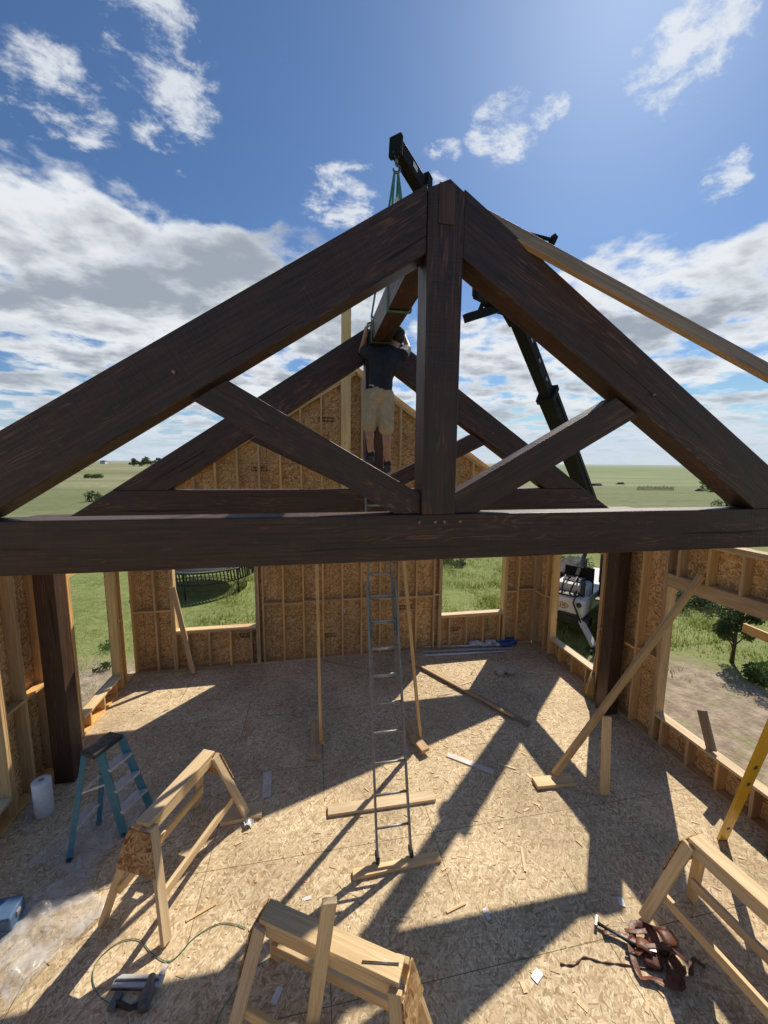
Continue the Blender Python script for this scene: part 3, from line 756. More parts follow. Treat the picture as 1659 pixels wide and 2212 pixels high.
def pouch(x, y, z, w, d_, h_, rz, tilt):
    R = Matrix.Rotation(rz, 3, 'Z') @ Matrix.Rotation(tilt, 3, 'X')
    mb = MB(); nseg = 18; rings = []
    for (zz, k) in ((0,.6),(.12*h_,.92),(.6*h_,1.0),(h_,.95)):
        for i in range(nseg):
            t = 2*pi*i/nseg; rings.append(LC(x,y,z)+R@V3((w/2*k*(abs(cos(t))**.6)*(1 if cos(t)>0 else -1)*(1+.07*sin(3*t+zz*30)), d_/2*k*sin(t)*(1+.12*cos(2*t+rz)), zz)))
    for i in range(nseg):
        t = 2*pi*i/nseg; rings.append(LC(x,y,z)+R@V3((w/2*.84*cos(t), d_/2*.78*sin(t), h_)))
    for i in range(nseg):
        t = 2*pi*i/nseg; rings.append(LC(x,y,z)+R@V3((w/2*.6*cos(t), d_/2*.5*sin(t), .15*h_)))
    fs = [(j*nseg+i, j*nseg+(i+1)%nseg, (j+1)*nseg+(i+1)%nseg, (j+1)*nseg+i) for j in range(5) for i in range(nseg)]+[tuple(range(nseg))[::-1], tuple(5*nseg+i for i in range(nseg))]
    mb.add(rings, fs, (0,0,1), True); return mb.build('pouch', 'leath', tb)
pouch(.16,-.05,.03,.15,.05,.15,.5,-1.5); pouch(-.07,-.11,.03,.15,.05,.15,-.6,-1.48); pouch(.29,.02,.03,.12,.045,.13,1.4,-1.45); pouch(.0,.06,.045,.12,.045,.12,2.4,-1.4); pouch(.13,-.20,.03,.13,.045,.12,.2,-1.45); pouch(-.01,-.23,.03,.10,.04,.10,-.9,-1.45)
MB().tube([LC(-.30,.25,.03), LC(-.2,.14,.04), LC(-.10,.03,.05)], [.014,.011,.015], 10).build('hammer_handle', 'blk', tb)
MB().beam(LC(-.34,.23,.035), LC(-.27,.30,.035), .024, .026).build('hammer_head', 'steel', tb, .004)
MB().tube([LC(-.22,.02,.02), LC(-.12,-.02,.04)], [.012,.016], 10).build('knife_grip', 'blk', tb)
MB().beam(LC(-.06,.0,.075), LC(.02,-.04,.08), .035, .004).build('buckle', 'steel', tb, .001)
labs = ['white paper tag on the floor left of the upright stick','white card lying below the ladder in the sunlight','square white block near the bottom twig','white tag beside the front sawhorse leg','tiny white scrap on the shaded floor at left','white label lying above the tool belt','small pale scrap right of the ladder']
for i,(x,y,w,h_,an) in enumerate(((662,1941,.08,.03,.1),(1051,1975,.04,.09,.2),(1160,2108,.09,.06,.5),(598,2150,.05,.10,-.5),(466,1577,.03,.03,0),(1342,1948,.05,.08,-.4),(1090,1590,.05,.02,.2))):
    c = atz(x,y,.004); R = Matrix.Rotation(an,3,'Z')
    mb = MB().add([c+R@V3((sx_*w/2, sy_*h_/2, z_)) for z_ in (-.002,.002+.004*i%.006) for sx_,sy_ in ((-1,-1),(1,-1),(1,1),(-1,1))], [(3,2,1,0),(4,5,6,7),(0,1,5,4),(1,2,6,5),(2,3,7,6),(3,0,4,7)])
    tag(mb.build('paper_scrap', 'wpl'), labs[i], 'scrap')
c = atz(1090,1455,.0); mb = MB()
for k in range(7):
    mb.ell(c+V3((random.uniform(-.12,.12), random.uniform(-.08,.08), random.uniform(.03,.1))), (random.uniform(.06,.12), random.uniform(.05,.1), random.uniform(.03,.07)), None, 7, 5)
o = mb.build('crumpled_bag', 'paper'); tag(o, 'crumpled tan paper bag in the sun patch near the far wall', 'bag')
for p in o.data.polygons: p.use_smooth = False
random.seed(21)
for i,(x0,y0,x1,y1,r_) in enumerate(((912,1398,1100,1392,.026),(912,1408,1108,1400,.024),(915,1416,1090,1407,.022),(925,1392,1070,1388,.022))):
    a, b = atz(x0,y0,r_), atz(x1,y1,r_+.01)
    tag(MB().tube([a,b], r_, 10).build('metal_pole', 'tread' if i%2 else 'wpl'), 'thin pale pole in the bundle lying along the far wall', 'pole', 'poles lying along the far wall')
for (x, y, rx, mt, lab) in ((1095,1392,.16,'tarp','bright blue tarp bundle at the right end of the poles'), (1045,1395,.30,'wpl','folded white and grey sheet lying on the poles')):
    c = atz(x,y,0); mb = MB()
    for k in range(16): mb.ell(c+V3((random.uniform(-rx,rx), random.uniform(-.10,.10), random.uniform(.04,.1))), (random.uniform(.05,.13), random.uniform(.04,.08), random.uniform(.02,.05)), Matrix.Rotation(random.uniform(-.5,.5),3,'Y'), 8, 6)
    tag(mb.build('folded_tarp', mt), lab, 'tarp')
# broom
a = atz(1262,1508,.0)
br = thing('broom', 'straw broom leaning in the corner by the right window', 'broom', a)
a2 = V3((XR-.18, a.y, .02)); t_ = V3((XR-.03, a.y+.05, 1.35))
dd = (t_-a2).normalized()
MB().tube([a2+dd*.4, t_], .012, 8).build('handle', 'lum', br)
mb = MB()
for k in range(110):
    ang = random.uniform(0, 2*pi); rr = random.uniform(0,1)
    mb.tube([a2+dd*.45+V3((.02*cos(ang),.03*sin(ang),0)), a2+V3((.05*cos(ang)*rr,.15*sin(ang)*rr,random.uniform(0,.03)))], .005, 4)
mb.build('bristles', 'straw', br)
# yellow level
a = atz(1560,1812,.01); b = att(1690,1520,3.1)
lv = thing('spirit_level', 'long yellow spirit level leaning behind the right sawhorse', 'level', a)
dd = (b-a).normalized(); MB().beam(a, b, .03, .095, R0).build('level_body', 'yel', lv, .003)
for t in (.12,.5,.62,.9):
    p = a.lerp(b, t)
    MB().beam(p-dd*.035, p+dd*.035, .034, .04, R0).build('vial_window', 'blk', lv, .008)
MB().beam(a-dd*.012, a+dd*.004, .034, .10, R0).build('end_cap', 'blk', lv, .003)
# ------------------------------------------------------------------ loose chips (stuff)
random.seed(5)
mb = MB()
for k in range(3200):
    if random.random() < .45: x = random.gauss(2.3, 1.0); y = random.gauss(6.0, 1.0)
    else: x = random.uniform(XL+.1, XR-.1); y = random.uniform(.8, YF-.1)
    if not (XL+.1 < x < XR-.1 and y < YF-.1): continue
    l_ = random.choice((.012,.02,.03,.03,.05,.08)); w_ = l_*random.uniform(.12,.45); an = random.uniform(0, pi)
    R = Matrix.Rotation(an,3,'Z'); c = V3((x,y,.003))
    mb.add([c+R@V3((q*l_/2, r_*w_/2, random.uniform(0,.006))) for q,r_ in ((-1,-1),(1,-1),(1,1),(-1,1))], [(0,1,2,3)])
tag(mb.build('wood_chips', 'plank'), 'pale wood chips and shavings scattered over the floor', 'wood chips', kind='stuff')
random.seed(6)
for k,(x,y,ang) in enumerate(((1010,1475,.3),(1040,1500,-.5),(1120,1500,.9),(960,1500,.1),(1130,1855,1.2),(435,1970,.4),(1030,1455,1.3),(1110,1560,-.3),(1065,1480,.2),(985,1960,.2),(1175,1960,.15),(1095,1655,-.6))):
    c = atz(x,y,.006); u = V3((cos(ang),sin(ang),0)); l_ = random.uniform(.06,.16)
    tag(MB().beam(c-u*l_, c+u*l_, .025, .01).build('wood_scrap', 'plank'), 'thin splinter of wood lying on the floor', 'wood scrap', 'thin splinters on the floor')

# ------------------------------------------------------------------ person
pr = thing('person', 'worker in black shirt and khaki shorts on the ladder, reaching up to the ridge beam', 'person', aty(822,1028,5.05))
aL, aR = aty(801,984,5.03), aty(837,1004,5.03)
kL, kR = aty(797,922,4.97), aty(834,928,4.96)
hL, hR = aty(804,856,4.99), aty(834,856,4.99)
pel = (hL+hR)/2+ZZ*.03
wst = aty(823,822,4.99); chs = aty(832,784,4.97); nb = aty(847,757,4.98)
shL, shR = aty(801,763,4.97), aty(868,767,4.97)
hd = aty(860,727,5.02)
eL, eR = aty(782,757,5.17), aty(881,752,5.15)
wrL, wrR = aty(790,722,5.02), aty(872,724,5.30)
b_ = MB()
for h_, k_, a_ in ((hL,kL,aL),(hR,kR,aR)):
    b_.limb(h_, k_, .085, .058); b_.limb(k_, a_, .054, .038)
    m_ = k_.lerp(a_, .3)+V3((0,-.018,0)); b_.ell(m_, (.056,.058,.11))
b_.ell(pel, (.155,.11,.12)); b_.limb(pel, wst, .115, .11); b_.limb(wst, chs, .12, .14); b_.ell(chs, (.17,.11,.15))
b_.limb(nb-ZZ*.02, hd-ZZ*.03, .060, .054)
b_.limb(shL, shR, .055, .055)
b_.ell(hd, (.077,.097,.115)); b_.ell(hd+V3((0,.05,-.06)), (.05,.05,.05)); b_.ell(hd+V3((0,.105,-.01)), (.014,.02,.02))
b_.ell(hd+V3((0,.09,-.05)), (.025,.012,.01))
for s in (-1,1): b_.ell(hd+V3((s*.08,-.0,-.02)), (.012,.02,.030))
def arm(sh, el, wr, hand_dir, curl):
    b_.limb(sh, el, .056, .045); b_.limb(el, wr, .044, .029)
    hd_ = V3(hand_dir).normalized(); cu = V3(curl).normalized(); sp = hd_.cross(cu).normalized()
    pc = wr+hd_*.05
    b_.ell(pc, (.03,.03,.045)); b_.limb(wr, pc, .026, .03)
    for i, ln in enumerate((.055,.064,.06,.048)):
        base = wr+hd_*.085+sp*(i-1.5)*.021
        mid = base+hd_*ln*.7+cu*.01; end = mid+cu*ln*.7+hd_*.008
        b_.limb(pc+sp*(i-1.5)*.018, base, .012, .0105); b_.limb(base, mid, .0105, .009); b_.limb(mid, end, .009, .0075)
    tb_ = pc+sp*-.03; b_.limb(tb_, tb_+sp*-.02+hd_*.03+cu*.015, .013, .011); b_.limb(tb_+sp*-.02+hd_*.03+cu*.015, tb_+sp*-.015+hd_*.05+cu*.04, .011,.009)
arm(shL, eL, wrL, (.1,-.15,1), (1,0,.1))
arm(shR, eR, wrR, (-.75,-.15,.6), (-1,0,-.3))
b_.build('body', 'skin', pr, remesh=.0075, smooth_it=3)
s_ = MB(); s_.limb(wst-ZZ*.07, wst+ZZ*.03, .150, .152); s_.ell(chs, (.215,.140,.185)); s_.limb(wst+ZZ*.03, chs, .150,.16)
s_.ell(pel+ZZ*.04, (.175,.130,.075))
s_.limb(shL, shR, .080, .080); s_.limb(nb-ZZ*.055, nb-ZZ*.005, .10,.070)
s_.limb(shL, shL.lerp(eL,.66), .086, .072); s_.limb(shR, shR.lerp(eR,.66), .086, .072)
s_.build('shirt', 'shirt', pr, remesh=.012, smooth_it=3)
q_ = MB(); q_.ell(pel, (.185,.14,.13)); q_.limb(pel+ZZ*.07, pel, .135, .14)
for h_, k_ in ((hL,kL),(hR,kR)): q_.limb(h_, h_.lerp(k_,.95), .108, .100)
q_.build('shorts', 'short', pr, remesh=.012, smooth_it=2)
c_ = MB(); c_.ell(hd+V3((0,-.003,.03)), (.090,.110,.097)); c_.ell(hd+V3((0,.12,.035)), (.07,.07,.012))
c_.build('cap', 'shirt', pr, remesh=.009, smooth_it=2)
h__ = MB(); h__.ell(hd+V3((0,-.022,-.018)), (.084,.088,.085)); h__.build('hair', 'hair', pr, remesh=.009, smooth_it=1)
for a_, tilt in ((aL,.35),(aR,.1)):
    e_ = MB(); hl = a_+V3((0,-.02,-.065)); to = a_+V3((0,.17,-.085-.12*tilt))
    e_.limb(hl, a_+V3((0,.07,-.06-.03*tilt)), .042, .043); e_.limb(a_+V3((0,.07,-.065-.04*tilt)), to, .043, .032); e_.limb(a_, hl, .046, .043)
    e_.build('shoe', 'shoe', pr, remesh=.009, smooth_it=2)
    MB().tube([a_-ZZ*.01, a_+ZZ*.07], [.049,.046], 14).build('sock', 'sock', pr)

# ------------------------------------------------------------------ telehandler
E1 = att(1115,680,7.2); LW = att(1240,1000,10.3)
bd = (LW-E1); hz = V3((bd.x,bd.y,0)); kz = (LW.z-1.9)/(E1.z-LW.z)
B0 = LW + (LW-E1)*kz
fx = -hz.normalized(); fy = ZZ.cross(fx)
MO = V3((B0.x, B0.y, GZ))
th = thing('telehandler', 'white and black telehandler outside the right wall with its boom raised over the room', 'telehandler', MO)
Q = lambda x, y, z: MO+fx*x+fy*y+ZZ*z
def lb(x0,x1,y0,y1,z0,z1,name,mat,bev=.03,par=th):
    mb = MB(); vs = [Q(x,y,z) for z in (z0,z1) for x,y in ((x0,y0),(x1,y0),(x1,y1),(x0,y1))]
    mb.add(vs, [(3,2,1,0),(4,5,6,7),(0,1,5,4),(1,2,6,5),(2,3,7,6),(3,0,4,7)]); return mb.build(name, mat, par, bev)
lb(-1.2,3.0,-.45,.45,.55,1.0,'chassis','wht'); lb(2.75,3.35,-.55,.55,.62,1.14,'front_weight','wht',.10)
lb(2.15,2.9,-.42,.42,.95,1.42,'front_hood','wht',.10); lb(-.6,2.0,-1.15,-.5,.8,1.45,'engine_cover','boom',.08)
lb(2.25,2.70,-.26,.26,1.425,1.46,'grille_plate','blk',.01)
for k in range(5): lb(2.27+k*.085,2.30+k*.085,-.24,.24,1.462,1.48,'grille_bar','gry',.003)
lb(2.92,3.26,-.30,.30,1.145,1.20,'tool_tray','blk',.01); lb(2.9,3.30,-.66,.66,.36,.61,'front_axle','blk',.03)
lb(3.35,3.42,-.40,.40,.66,.72,'bumper_bar','blk',.01)
lb(2.0,2.14,-.40,.40,1.0,1.75,'boom_rest','boom',.02)
for s in (-1,1):
    MB().lathe(Q(3.36,s*.42,1.00), fx, [(0,0),(.06,0),(.07,.02),(.05,.05),(0,.05)], 16).build('work_light','blk',th)
    lb(2.92,3.04,s*.38-.05,s*.38+.05,1.15,1.55,'boom_cradle','blk',.01)
    MB().tube([Q(3.1,s*.2,1.2), Q(3.32,s*.32,1.36), Q(3.46,s*.3,1.05), Q(3.40,s*.5,.55)], .025, 8).build('hydraulic_hose','blk',th)
    MB().tube([Q(2.5,s*.1,1.47), Q(2.8,s*.16,1.6), Q(3.1,s*.12,1.35), Q(3.2,s*.1,1.18)], .025, 8).build('hydraulic_hose','blk',th)
lb(.4,1.9,.5,1.25,.8,1.35,'cab_base','boom',.05)
lb(.45,1.85,.55,1.2,1.35,2.3,'cab_window','glass',.03); lb(.38,1.92,.48,1.27,2.3,2.4,'cab_roof','blk',.03)
for x in (.42,1.88):
    for y in (.52,1.23): lb(x-.03,x+.03,y-.03,y+.03,1.33,2.32,'cab_pillar','blk',.005)
for x in (2.6,-.2):
    for s in (-1,1):
        c = Q(x,s*.98,.56)
        w = MB().lathe(c-fy*.2, fy, [(.30,0),(.48,.0),(.545,.05),(.56,.2),(.545,.35),(.48,.40),(.30,.40)], 32)
        for k in range(22):
            t = 2*pi*k/22; rd = fx*cos(t)+ZZ*sin(t)
            w.beam(c+rd*.565+fy*.02, c+rd*.565+fy*.18+(fx*-sin(t)+ZZ*cos(t))*.06, .05,.05, rd); w.beam(c+rd*.565-fy*.02, c+rd*.565-fy*.18+(fx*-sin(t)+ZZ*cos(t))*.06, .05,.05, rd)
        wo = w.build('tyre', 'rub', th)
        MB().lathe(c-fy*.12, fy, [(0,0),(.12,.0),(.2,.04),(.31,.0),(.31,.26),(.2,.2),(.12,.24),(0,.24)], 24).build('rim', 'wht', wo)
        lb(x-.62,x+.62,s*.98-.24,s*.98+.24,1.18,1.23,'fender','blk',.02)
for s in (-1,1):
    MB().beam(Q(3.2,s*.4,.6), Q(3.7,s*.95,.12), .12,.12).build('stabiliser_arm','wht',th,.01)
    MB().lathe(Q(3.75,s*1.0,.01), (0,0,1), [(0,0),(.22,0),(.22,.04),(.08,.08),(0,.08)], 18).build('stabiliser_pad','boom',th)
ov = MB(); pts=[]
for k in range(41):
    t=2*pi*k/40; pts.append(Q(3.362, .14*cos(t), .90+.08*sin(t)))
ov.tube(pts, .007, 6, False); ov.build('logo_ring','red',th)
lt = MB()
def lq(y0,z0,y1,z1,w=.020): lt.beam(Q(3.358,-y0,.90+z0), Q(3.358,-y1,.90+z1), w, .008, fx)
lq(.06,-.045,.06,.045); lq(.0,-.045,.0,.045); lq(0,.036,-.06,.036,.017); lq(-.06,.04,-.06,.0,.017); lq(.0,0,-.06,0,.017); lq(-.025,0,-.07,-.045,.017)
lt.build('logo_letters','red',th)
ud = (E1-B0).normalized(); MID = att(1183,850,8.55)
tmid = (MID-B0).dot(ud); MID = B0+ud*tmid
bo = MB().beam(B0-ud*.3, MID, .33, .38).build('boom_outer', 'boom', th, .02)
MB().beam(MID-ud*.12, MID+ud*.02, .38, .43).build('boom_collar', 'boom', bo, .01)
bi = MB().beam(MID, E1, .22, .28).build('boom_inner', 'boom', th, .015)
for t in (.2,.45,.7): 
    p = MID.lerp(E1,t); MB().beam(p-ud*.05, p+ud*.05, .23, .06).build('wear_pad','steel',bi,.004)
MB().tube([B0+ud*1.2-ZZ*.5, Q(2.3,0,1.5)], .06, 12).build('lift_cylinder','steel',th)
for s in (-1,1):
    MB().tube([B0+fy*s*.18+ud*.4+ZZ*.05, MID+fy*s*.18+ZZ*.05], .018, 8).build('hydraulic_hose','blk',th)
K = att(1058,655,6.85)
MB().beam(E1-ud*.1, E1+ud*.25, .24, .38, h1=.5).build('boom_head', 'boom', th, .02)
MB().beam(E1+ud*.1, K, .2, .2).build('head_link', 'boom', th, .015)
def rod(p, q, w, h_, name, mat='boom', par=th): return MB().beam(p, q, w, h_).build(name, mat, par, .006)
A1, A2, A3, A4 = att(1005,688,6.6), att(1112,655,7.1), att(1198,520,7.3), att(1105,496,6.8)
cr = rod(A1, A2, .10, .14, 'carriage_bar'); rod(A1+(A4-A1)*.25, A2+(A3-A2)*.25, .08,.1,'carriage_bar')
rod(A2, A3, .06,.06,'carriage_upright'); rod(A1+(A2-A1)*.25, A4, .06,.06,'carriage_upright'); rod(A4, A3, .05,.05,'guard_bar')
for t in (.25,.5,.75): rod((A1+(A2-A1)*.25).lerp(A2,t), A4.lerp(A3,t), .03,.03,'guard_bar')
for t in (.8,.9): rod(A4.lerp(A1+(A2-A1)*.25,1-t), A3.lerp(A2,1-t), .03,.03,'guard_bar')
rod(A2+(A3-A2)*.78, A3+ZZ*.08, .10,.10,'carriage_upright')
TIP = aty(856,318,4.3); J0 = K+ZZ*.05
jd = (TIP-J0).normalized()
jb = MB().beam(J0, TIP, .17, .26, w1=.12, h1=.15).build('jib', 'boom', th, .012)
MB().beam(TIP-jd*.02, TIP+jd*.035, .14, .20).build('jib_end_plate','boom',jb,.008)
pb = TIP-jd*.62; MB().beam(pb-jd*.06, pb+jd*.06, .20, .28).build('jib_bracket','boom',jb,.01)
sdj = jd.cross(ZZ).normalized()
for s in (-1,1): MB().beam(TIP-jd*.35+sdj*s*.068, TIP-jd*.25+sdj*s*.070, .004, .05).build('warning_plate','wpl',jb)
rod(K, J0+jd*.8-ZZ*.28, .08,.08,'jib_strut'); rod(J0+jd*.8-ZZ*.28, J0+jd*.8, .08,.08,'jib_strut')
HK = TIP+V3((0,-.02,-.10))
hk = thing('lifting_hook', 'steel shackle and hook hanging from the tip of the jib', 'hook', HK-ZZ*.2)
MB().tube([HK+V3((.03*cos(t),0,.03+.035*sin(t))) for t in [i*pi/6 for i in range(13)]], .009, 8).build('shackle','steel',hk)
MB().tube([HK, HK-ZZ*.07], .017, 10).build('swivel','steel',hk)
MB().tube([HK-ZZ*.07]+[HK+V3((.035*sin(t),0,-.115+.035*cos(t))) for t in [i*pi/8 for i in range(13)]], [.014]*10+[.012,.011,.009,.007], 10).build('hook','steel',hk)
HB = HK-ZZ*.145
sg = thing('lifting_sling', 'green webbing slings looped from the hook around the ridge beam', 'sling', HB-ZZ*.3)
for yy in (4.98, 3.95):
    for x in (.742,.988):
        mb = MB(); p, q = HB+V3(((x-.865)*.15,0,0)), V3((x,yy,5.985)); mb.beam(p, q, .022, .005, V3((1,0,0)).cross(q-p)); mb.build('sling_leg', 'strap', sg)
    mb = MB(); L4 = [V3((.742,yy,5.985)),V3((.742,yy,5.687)),V3((.988,yy,5.687)),V3((.988,yy,5.985)),V3((.742,yy,5.985))]
    for p, q in zip(L4, L4[1:]): mb.beam(p, q, .05, .006, V3((0,1,0)).cross(q-p))
    mb.build('beam_loop', 'strap', sg)
mb = MB(); mb.beam(HB-ZZ*.03+V3((.02,0,0)), HB-ZZ*.30+V3((.07,.1,0)), .022,.006,(0,1,0)); mb.build('loose_tail','strap',sg)
mb = MB(); mb.beam(HB-ZZ*.24, HB-ZZ*.30+V3((.03,.02,0)), .05,.01,(0,1,0)); mb.build('sling_tag','wpl',sg)

# ------------------------------------------------------------------ outside: trampoline, vegetation
R_ = 1.75; d_ = ray(450,1212); c = CP + d_*((.35-H)/d_.z); c.z = .35
tr = thing('trampoline', 'round black trampoline on the lawn beyond the left window', 'trampoline', (c.x,c.y,GZ))
ring = [c+V3((R_*cos(t),R_*sin(t),0)) for t in [2*pi*k/48 for k in range(49)]]
MB().tube(ring, .03, 8, False).build('rim_tube','blk',tr)
MB().tube([p-ZZ*.42 for p in ring], .022, 8, False).build('lower_ring','blk',tr)
MB().lathe(c, (0,0,1), [(0,-.02),(1.0,-.015),(1.47,0),(1.47,-.01),(0,-.03)], 48).build('jumping_mat','grayb',tr)
mb = MB()
for k in range(90):
    t = 2*pi*k/90; t2_ = t+.03; mb.beam(c+V3((1.47*cos(t),1.47*sin(t),0)), c+V3((R_*cos(t),R_*sin(t),0)), .05,.02)
    mb.beam(c+V3((R_*cos(t),R_*sin(t),0)), c+V3((R_*cos(t2_),R_*sin(t2_),-.42)), .06,.03)
tag(mb.build('springs','blk',tr), kind='stuff')
for k in range(6):
    t = 2*pi*(k+.3)/6; p = c+V3((R_*cos(t),R_*sin(t),0)); MB().tube([p, V3((p.x,p.y,GZ))], .025, 8).build('leg','blk',tr)

def in_dirt(x, y): return (5.0 < x < 9.6 and y < 7.9) or (-5.9 < x < -3 and y < 9.4)
random.seed(9)
mb = MB(); gv = []; gf = []
def blade(x, y, h_):
    z = gh(x,y); a = random.uniform(0,2*pi); w_ = h_*.09+.004; l_ = random.uniform(.1,.5)*h_
    b = len(gv); gv.extend([V3((x-w_*cos(a), y-w_*sin(a), z-.01)), V3((x+w_*cos(a), y+w_*sin(a), z-.01)), V3((x+l_*sin(a), y-l_*cos(a), z+h_))]); gf.append([b,b+1,b+2])
cnt = 0
while cnt < 75000:
    r_ = random.random()
    if r_ < .6: x = random.uniform(-9, 12); y = 8.1 + 16*random.random()**1.6
    elif r_ < .86: x = 5.4+14*random.random(); y = random.uniform(1, 14)
    else: x = -3.9-9*random.random(); y = random.uniform(4, 14)
    if XL-.3 < x < XR+.3 and y < YF+.2: continue
    cl = noise.noise(V3((x*.9,y*.9,2)))
    if in_dirt(x,y) and (cl < .12 or random.random() > .25): continue
    if random.random() > .75+cl*1.2: continue
    hh_ = random.uniform(.04,.11)*(1+max(0,cl)*1.6)
    if x < -3.6: hh_ *= .32
    blade(x, y, hh_); cnt += 1
mb.v = gv; mb.f = gf; mb.uv = [[(0,0)]*3]*len(gf); mb.sm = [False]*len(gf)
tag(mb.build('grass', 'grass', base=(0,0,0)), 'green grass growing around the building', 'grass', kind='stuff')
def plant(name, loc, h_, r_, nl, label, cat, leaf=.06, mat='leaf', trunk=True, group=None, clumps=9, seed=0):
    rnd = random.Random(seed); loc = V3(loc)
    r = thing(name, label, cat, loc, group)
    mb = MB(); th_ = h_*.35 if trunk else h_*.1
    mb.tube([loc-ZZ*.1, loc+V3((r_*.05,0,th_)), loc+V3((0,0,h_*.8))], [h_*.028, h_*.02, h_*.006], 8)
    cc = []
    for k in range(clumps):
        a = rnd.uniform(0,2*pi); q = rnd.random()**.5; zz = rnd.uniform(th_, h_*.92)
        e = loc+V3((cos(a)*r_*q*.75, sin(a)*r_*q*.75, zz)); cc.append((e, min(r_*rnd.uniform(.28,.5), h_*.6)))
        mb.tube([loc+ZZ*min(zz*.6, h_*.6), e], [h_*.012, h_*.004], 5)
    mb.build('trunk', 'bark', r)
    lm = MB(); vs = []; fs = []
    for k in range(nl):
        e, er = rnd.choice(cc); d_ = V3((rnd.gauss(0,1),rnd.gauss(0,1),rnd.gauss(0,1))).normalized()*er*rnd.random()**.4
        p = e+d_; u = V3((rnd.uniform(-1,1),rnd.uniform(-1,1),rnd.uniform(-1,1))).normalized(); w_ = u.orthogonal().normalized()
        l_ = leaf*rnd.uniform(.6,1.3); b = len(vs)
        vs += [p-u*l_, p+w_*l_*.45, p+u*l_, p-w_*l_*.45]; fs.append((b,b+1,b+2,b+3))
    lm.add(vs, fs); lm.build('crown', mat, r)
d_ = ray(1580,1432); p = CP+d_*((GZ-H)/d_.z)
plant('shrub_tree', (p.x,p.y,gh(p.x,p.y)), 1.75, .55, 4500, 'small upright leafy tree growing beyond the right window opening', 'tree', .045, 'leafd', seed=1, clumps=12)
for k,(px,py,t,h_,r__,nl,lab) in enumerate(((1470,1300,15,.5,.8,1500,'low green bush at the left side of the right window view'),(1655,1470,9.5,.3,.5,1000,'low green weeds at the right edge beyond the right wall'),(1510,1320,13,.4,.9,1500,'low spreading bush behind the small leafy tree'),(236,1405,10.5,.2,.25,350,'small weed clump outside the left opening, farther one'),(222,1450,9.2,.15,.2,260,'small weed clump outside the left opening, nearer one'),(1215,1235,15,.8,1.2,1500,'green bush behind the telehandler'),(975,1225,15.5,.4,1.1,1300,'dark weeds at the left side of the right far window'))):
    d_ = ray(px,py); q = CP+d_*((GZ-H)/d_.z)
    plant('bush', (q.x,q.y,gh(q.x,q.y)), h_, r__, nl, lab, 'bush', .05 if h_ > .25 else .03, 'leaf' if k%2 else 'leafd', False, seed=10+k)
q = att(1590,1085,19); plant('tree', (q.x,q.y,gh(q.x,q.y)), 4.6, 1.5, 3500, 'leafy tree top showing under the lower end of the right rafter', 'tree', .11, 'leaf', seed=30)
labs = ['leftmost tiny tree on the left horizon','bigger dark tree in the middle of the horizon group at left','right tree of the horizon group at left','low tree between the horizon trees at left']
for k,(px,h_,r__) in enumerate(((286,6.5,3.6),(318,8.5,4.4),(342,7.5,3.6),(300,5,3.6))):
    q = att(px,990,330); plant('distant_tree', (q.x,q.y,gh(q.x,q.y)-.2), h_, r__, 700, labs[k], 'tree', .6, 'leafd', seed=40+k, group='trees on the left horizon')
q = att(205,1012,120); plant('bush', (q.x,q.y,gh(q.x,q.y)-.1), 1.2, 3.4, 900, 'low dark bushes in the field at left, near the horizon', 'bush', .25, 'leafd', False, seed=50, clumps=14)
q = att(205,1083,45); plant('bush', (q.x,q.y,gh(q.x,q.y)-.1), 1.0, 1.0, 700, 'dark bush in the left field just above the near beam', 'bush', .12, 'leafd', False, seed=51)
d_ = ray(1415,1060); q = CP+d_*((GZ-H)/d_.z)
for k in range(7):
    c = q + R0*(k-3)*1.0; mb = MB()
    for j in range(5): mb.tube([c+R0*(-.4+.2*j), c+R0*(-.3+.2*j)+ZZ*(.7+.15*((j*7+k)%3))], .04, 5)
    mb.tube([c-R0*.45+ZZ*.5, c+R0*.5+ZZ*.55], .04, 5)
    tag(mb.build('iron_rack','farm'), 'rusty upright iron rack in the row standing in the right field', 'iron rack', 'iron racks in the right field')
for px,py,ln in ((1270,1050,3.2),(1330,1047,2.2),(1500,1062,2.0)):
    d_ = ray(px,py); q = CP+d_*((GZ-H)/d_.z)
    mb = MB()
    for j in range(4): mb.beam(q+R0*(j*.2)+ZZ*(.15+.12*j), q+R0*(ln+j*.1)+F0*(.4*j)+ZZ*(.15+.12*j), .12,.12)
    tag(mb.build('log_pile','farm'), {1270:'dark pile of poles in the field beside the boom',1330:'smaller pile of poles right of the boom pile',1500:'pile of poles right of the iron racks'}[px], 'pole pile')
q = att(224,1000,500)
fb = thing('farm_shed', 'tiny white shed on the far left horizon', 'shed', (q.x,q.y,gh(q.x,q.y)))
g = gh(q.x,q.y); MB().box((q.x-3,q.y-3,g-.5),(q.x+3,q.y+3,g+3.0)).build('wall','wht',fb)
MB().prism([(q.x-3.3,q.y-3.2,g+3.0),(q.x+3.3,q.y-3.2,g+3.0),(q.x,q.y-3.2,g+4.5)],(0,6.4,0)).build('roof','blk',fb)
for k in range(8):
    d_ = ray(1560+k*16,1052+k*2); q = CP+d_*((GZ-H)/d_.z)
    tag(MB().tube([q,q+ZZ*1.3],.06,6).build('fence_post','farm'), 'thin wooden post in the fence line at the right of the field', 'fence post', 'fence posts in the right field')

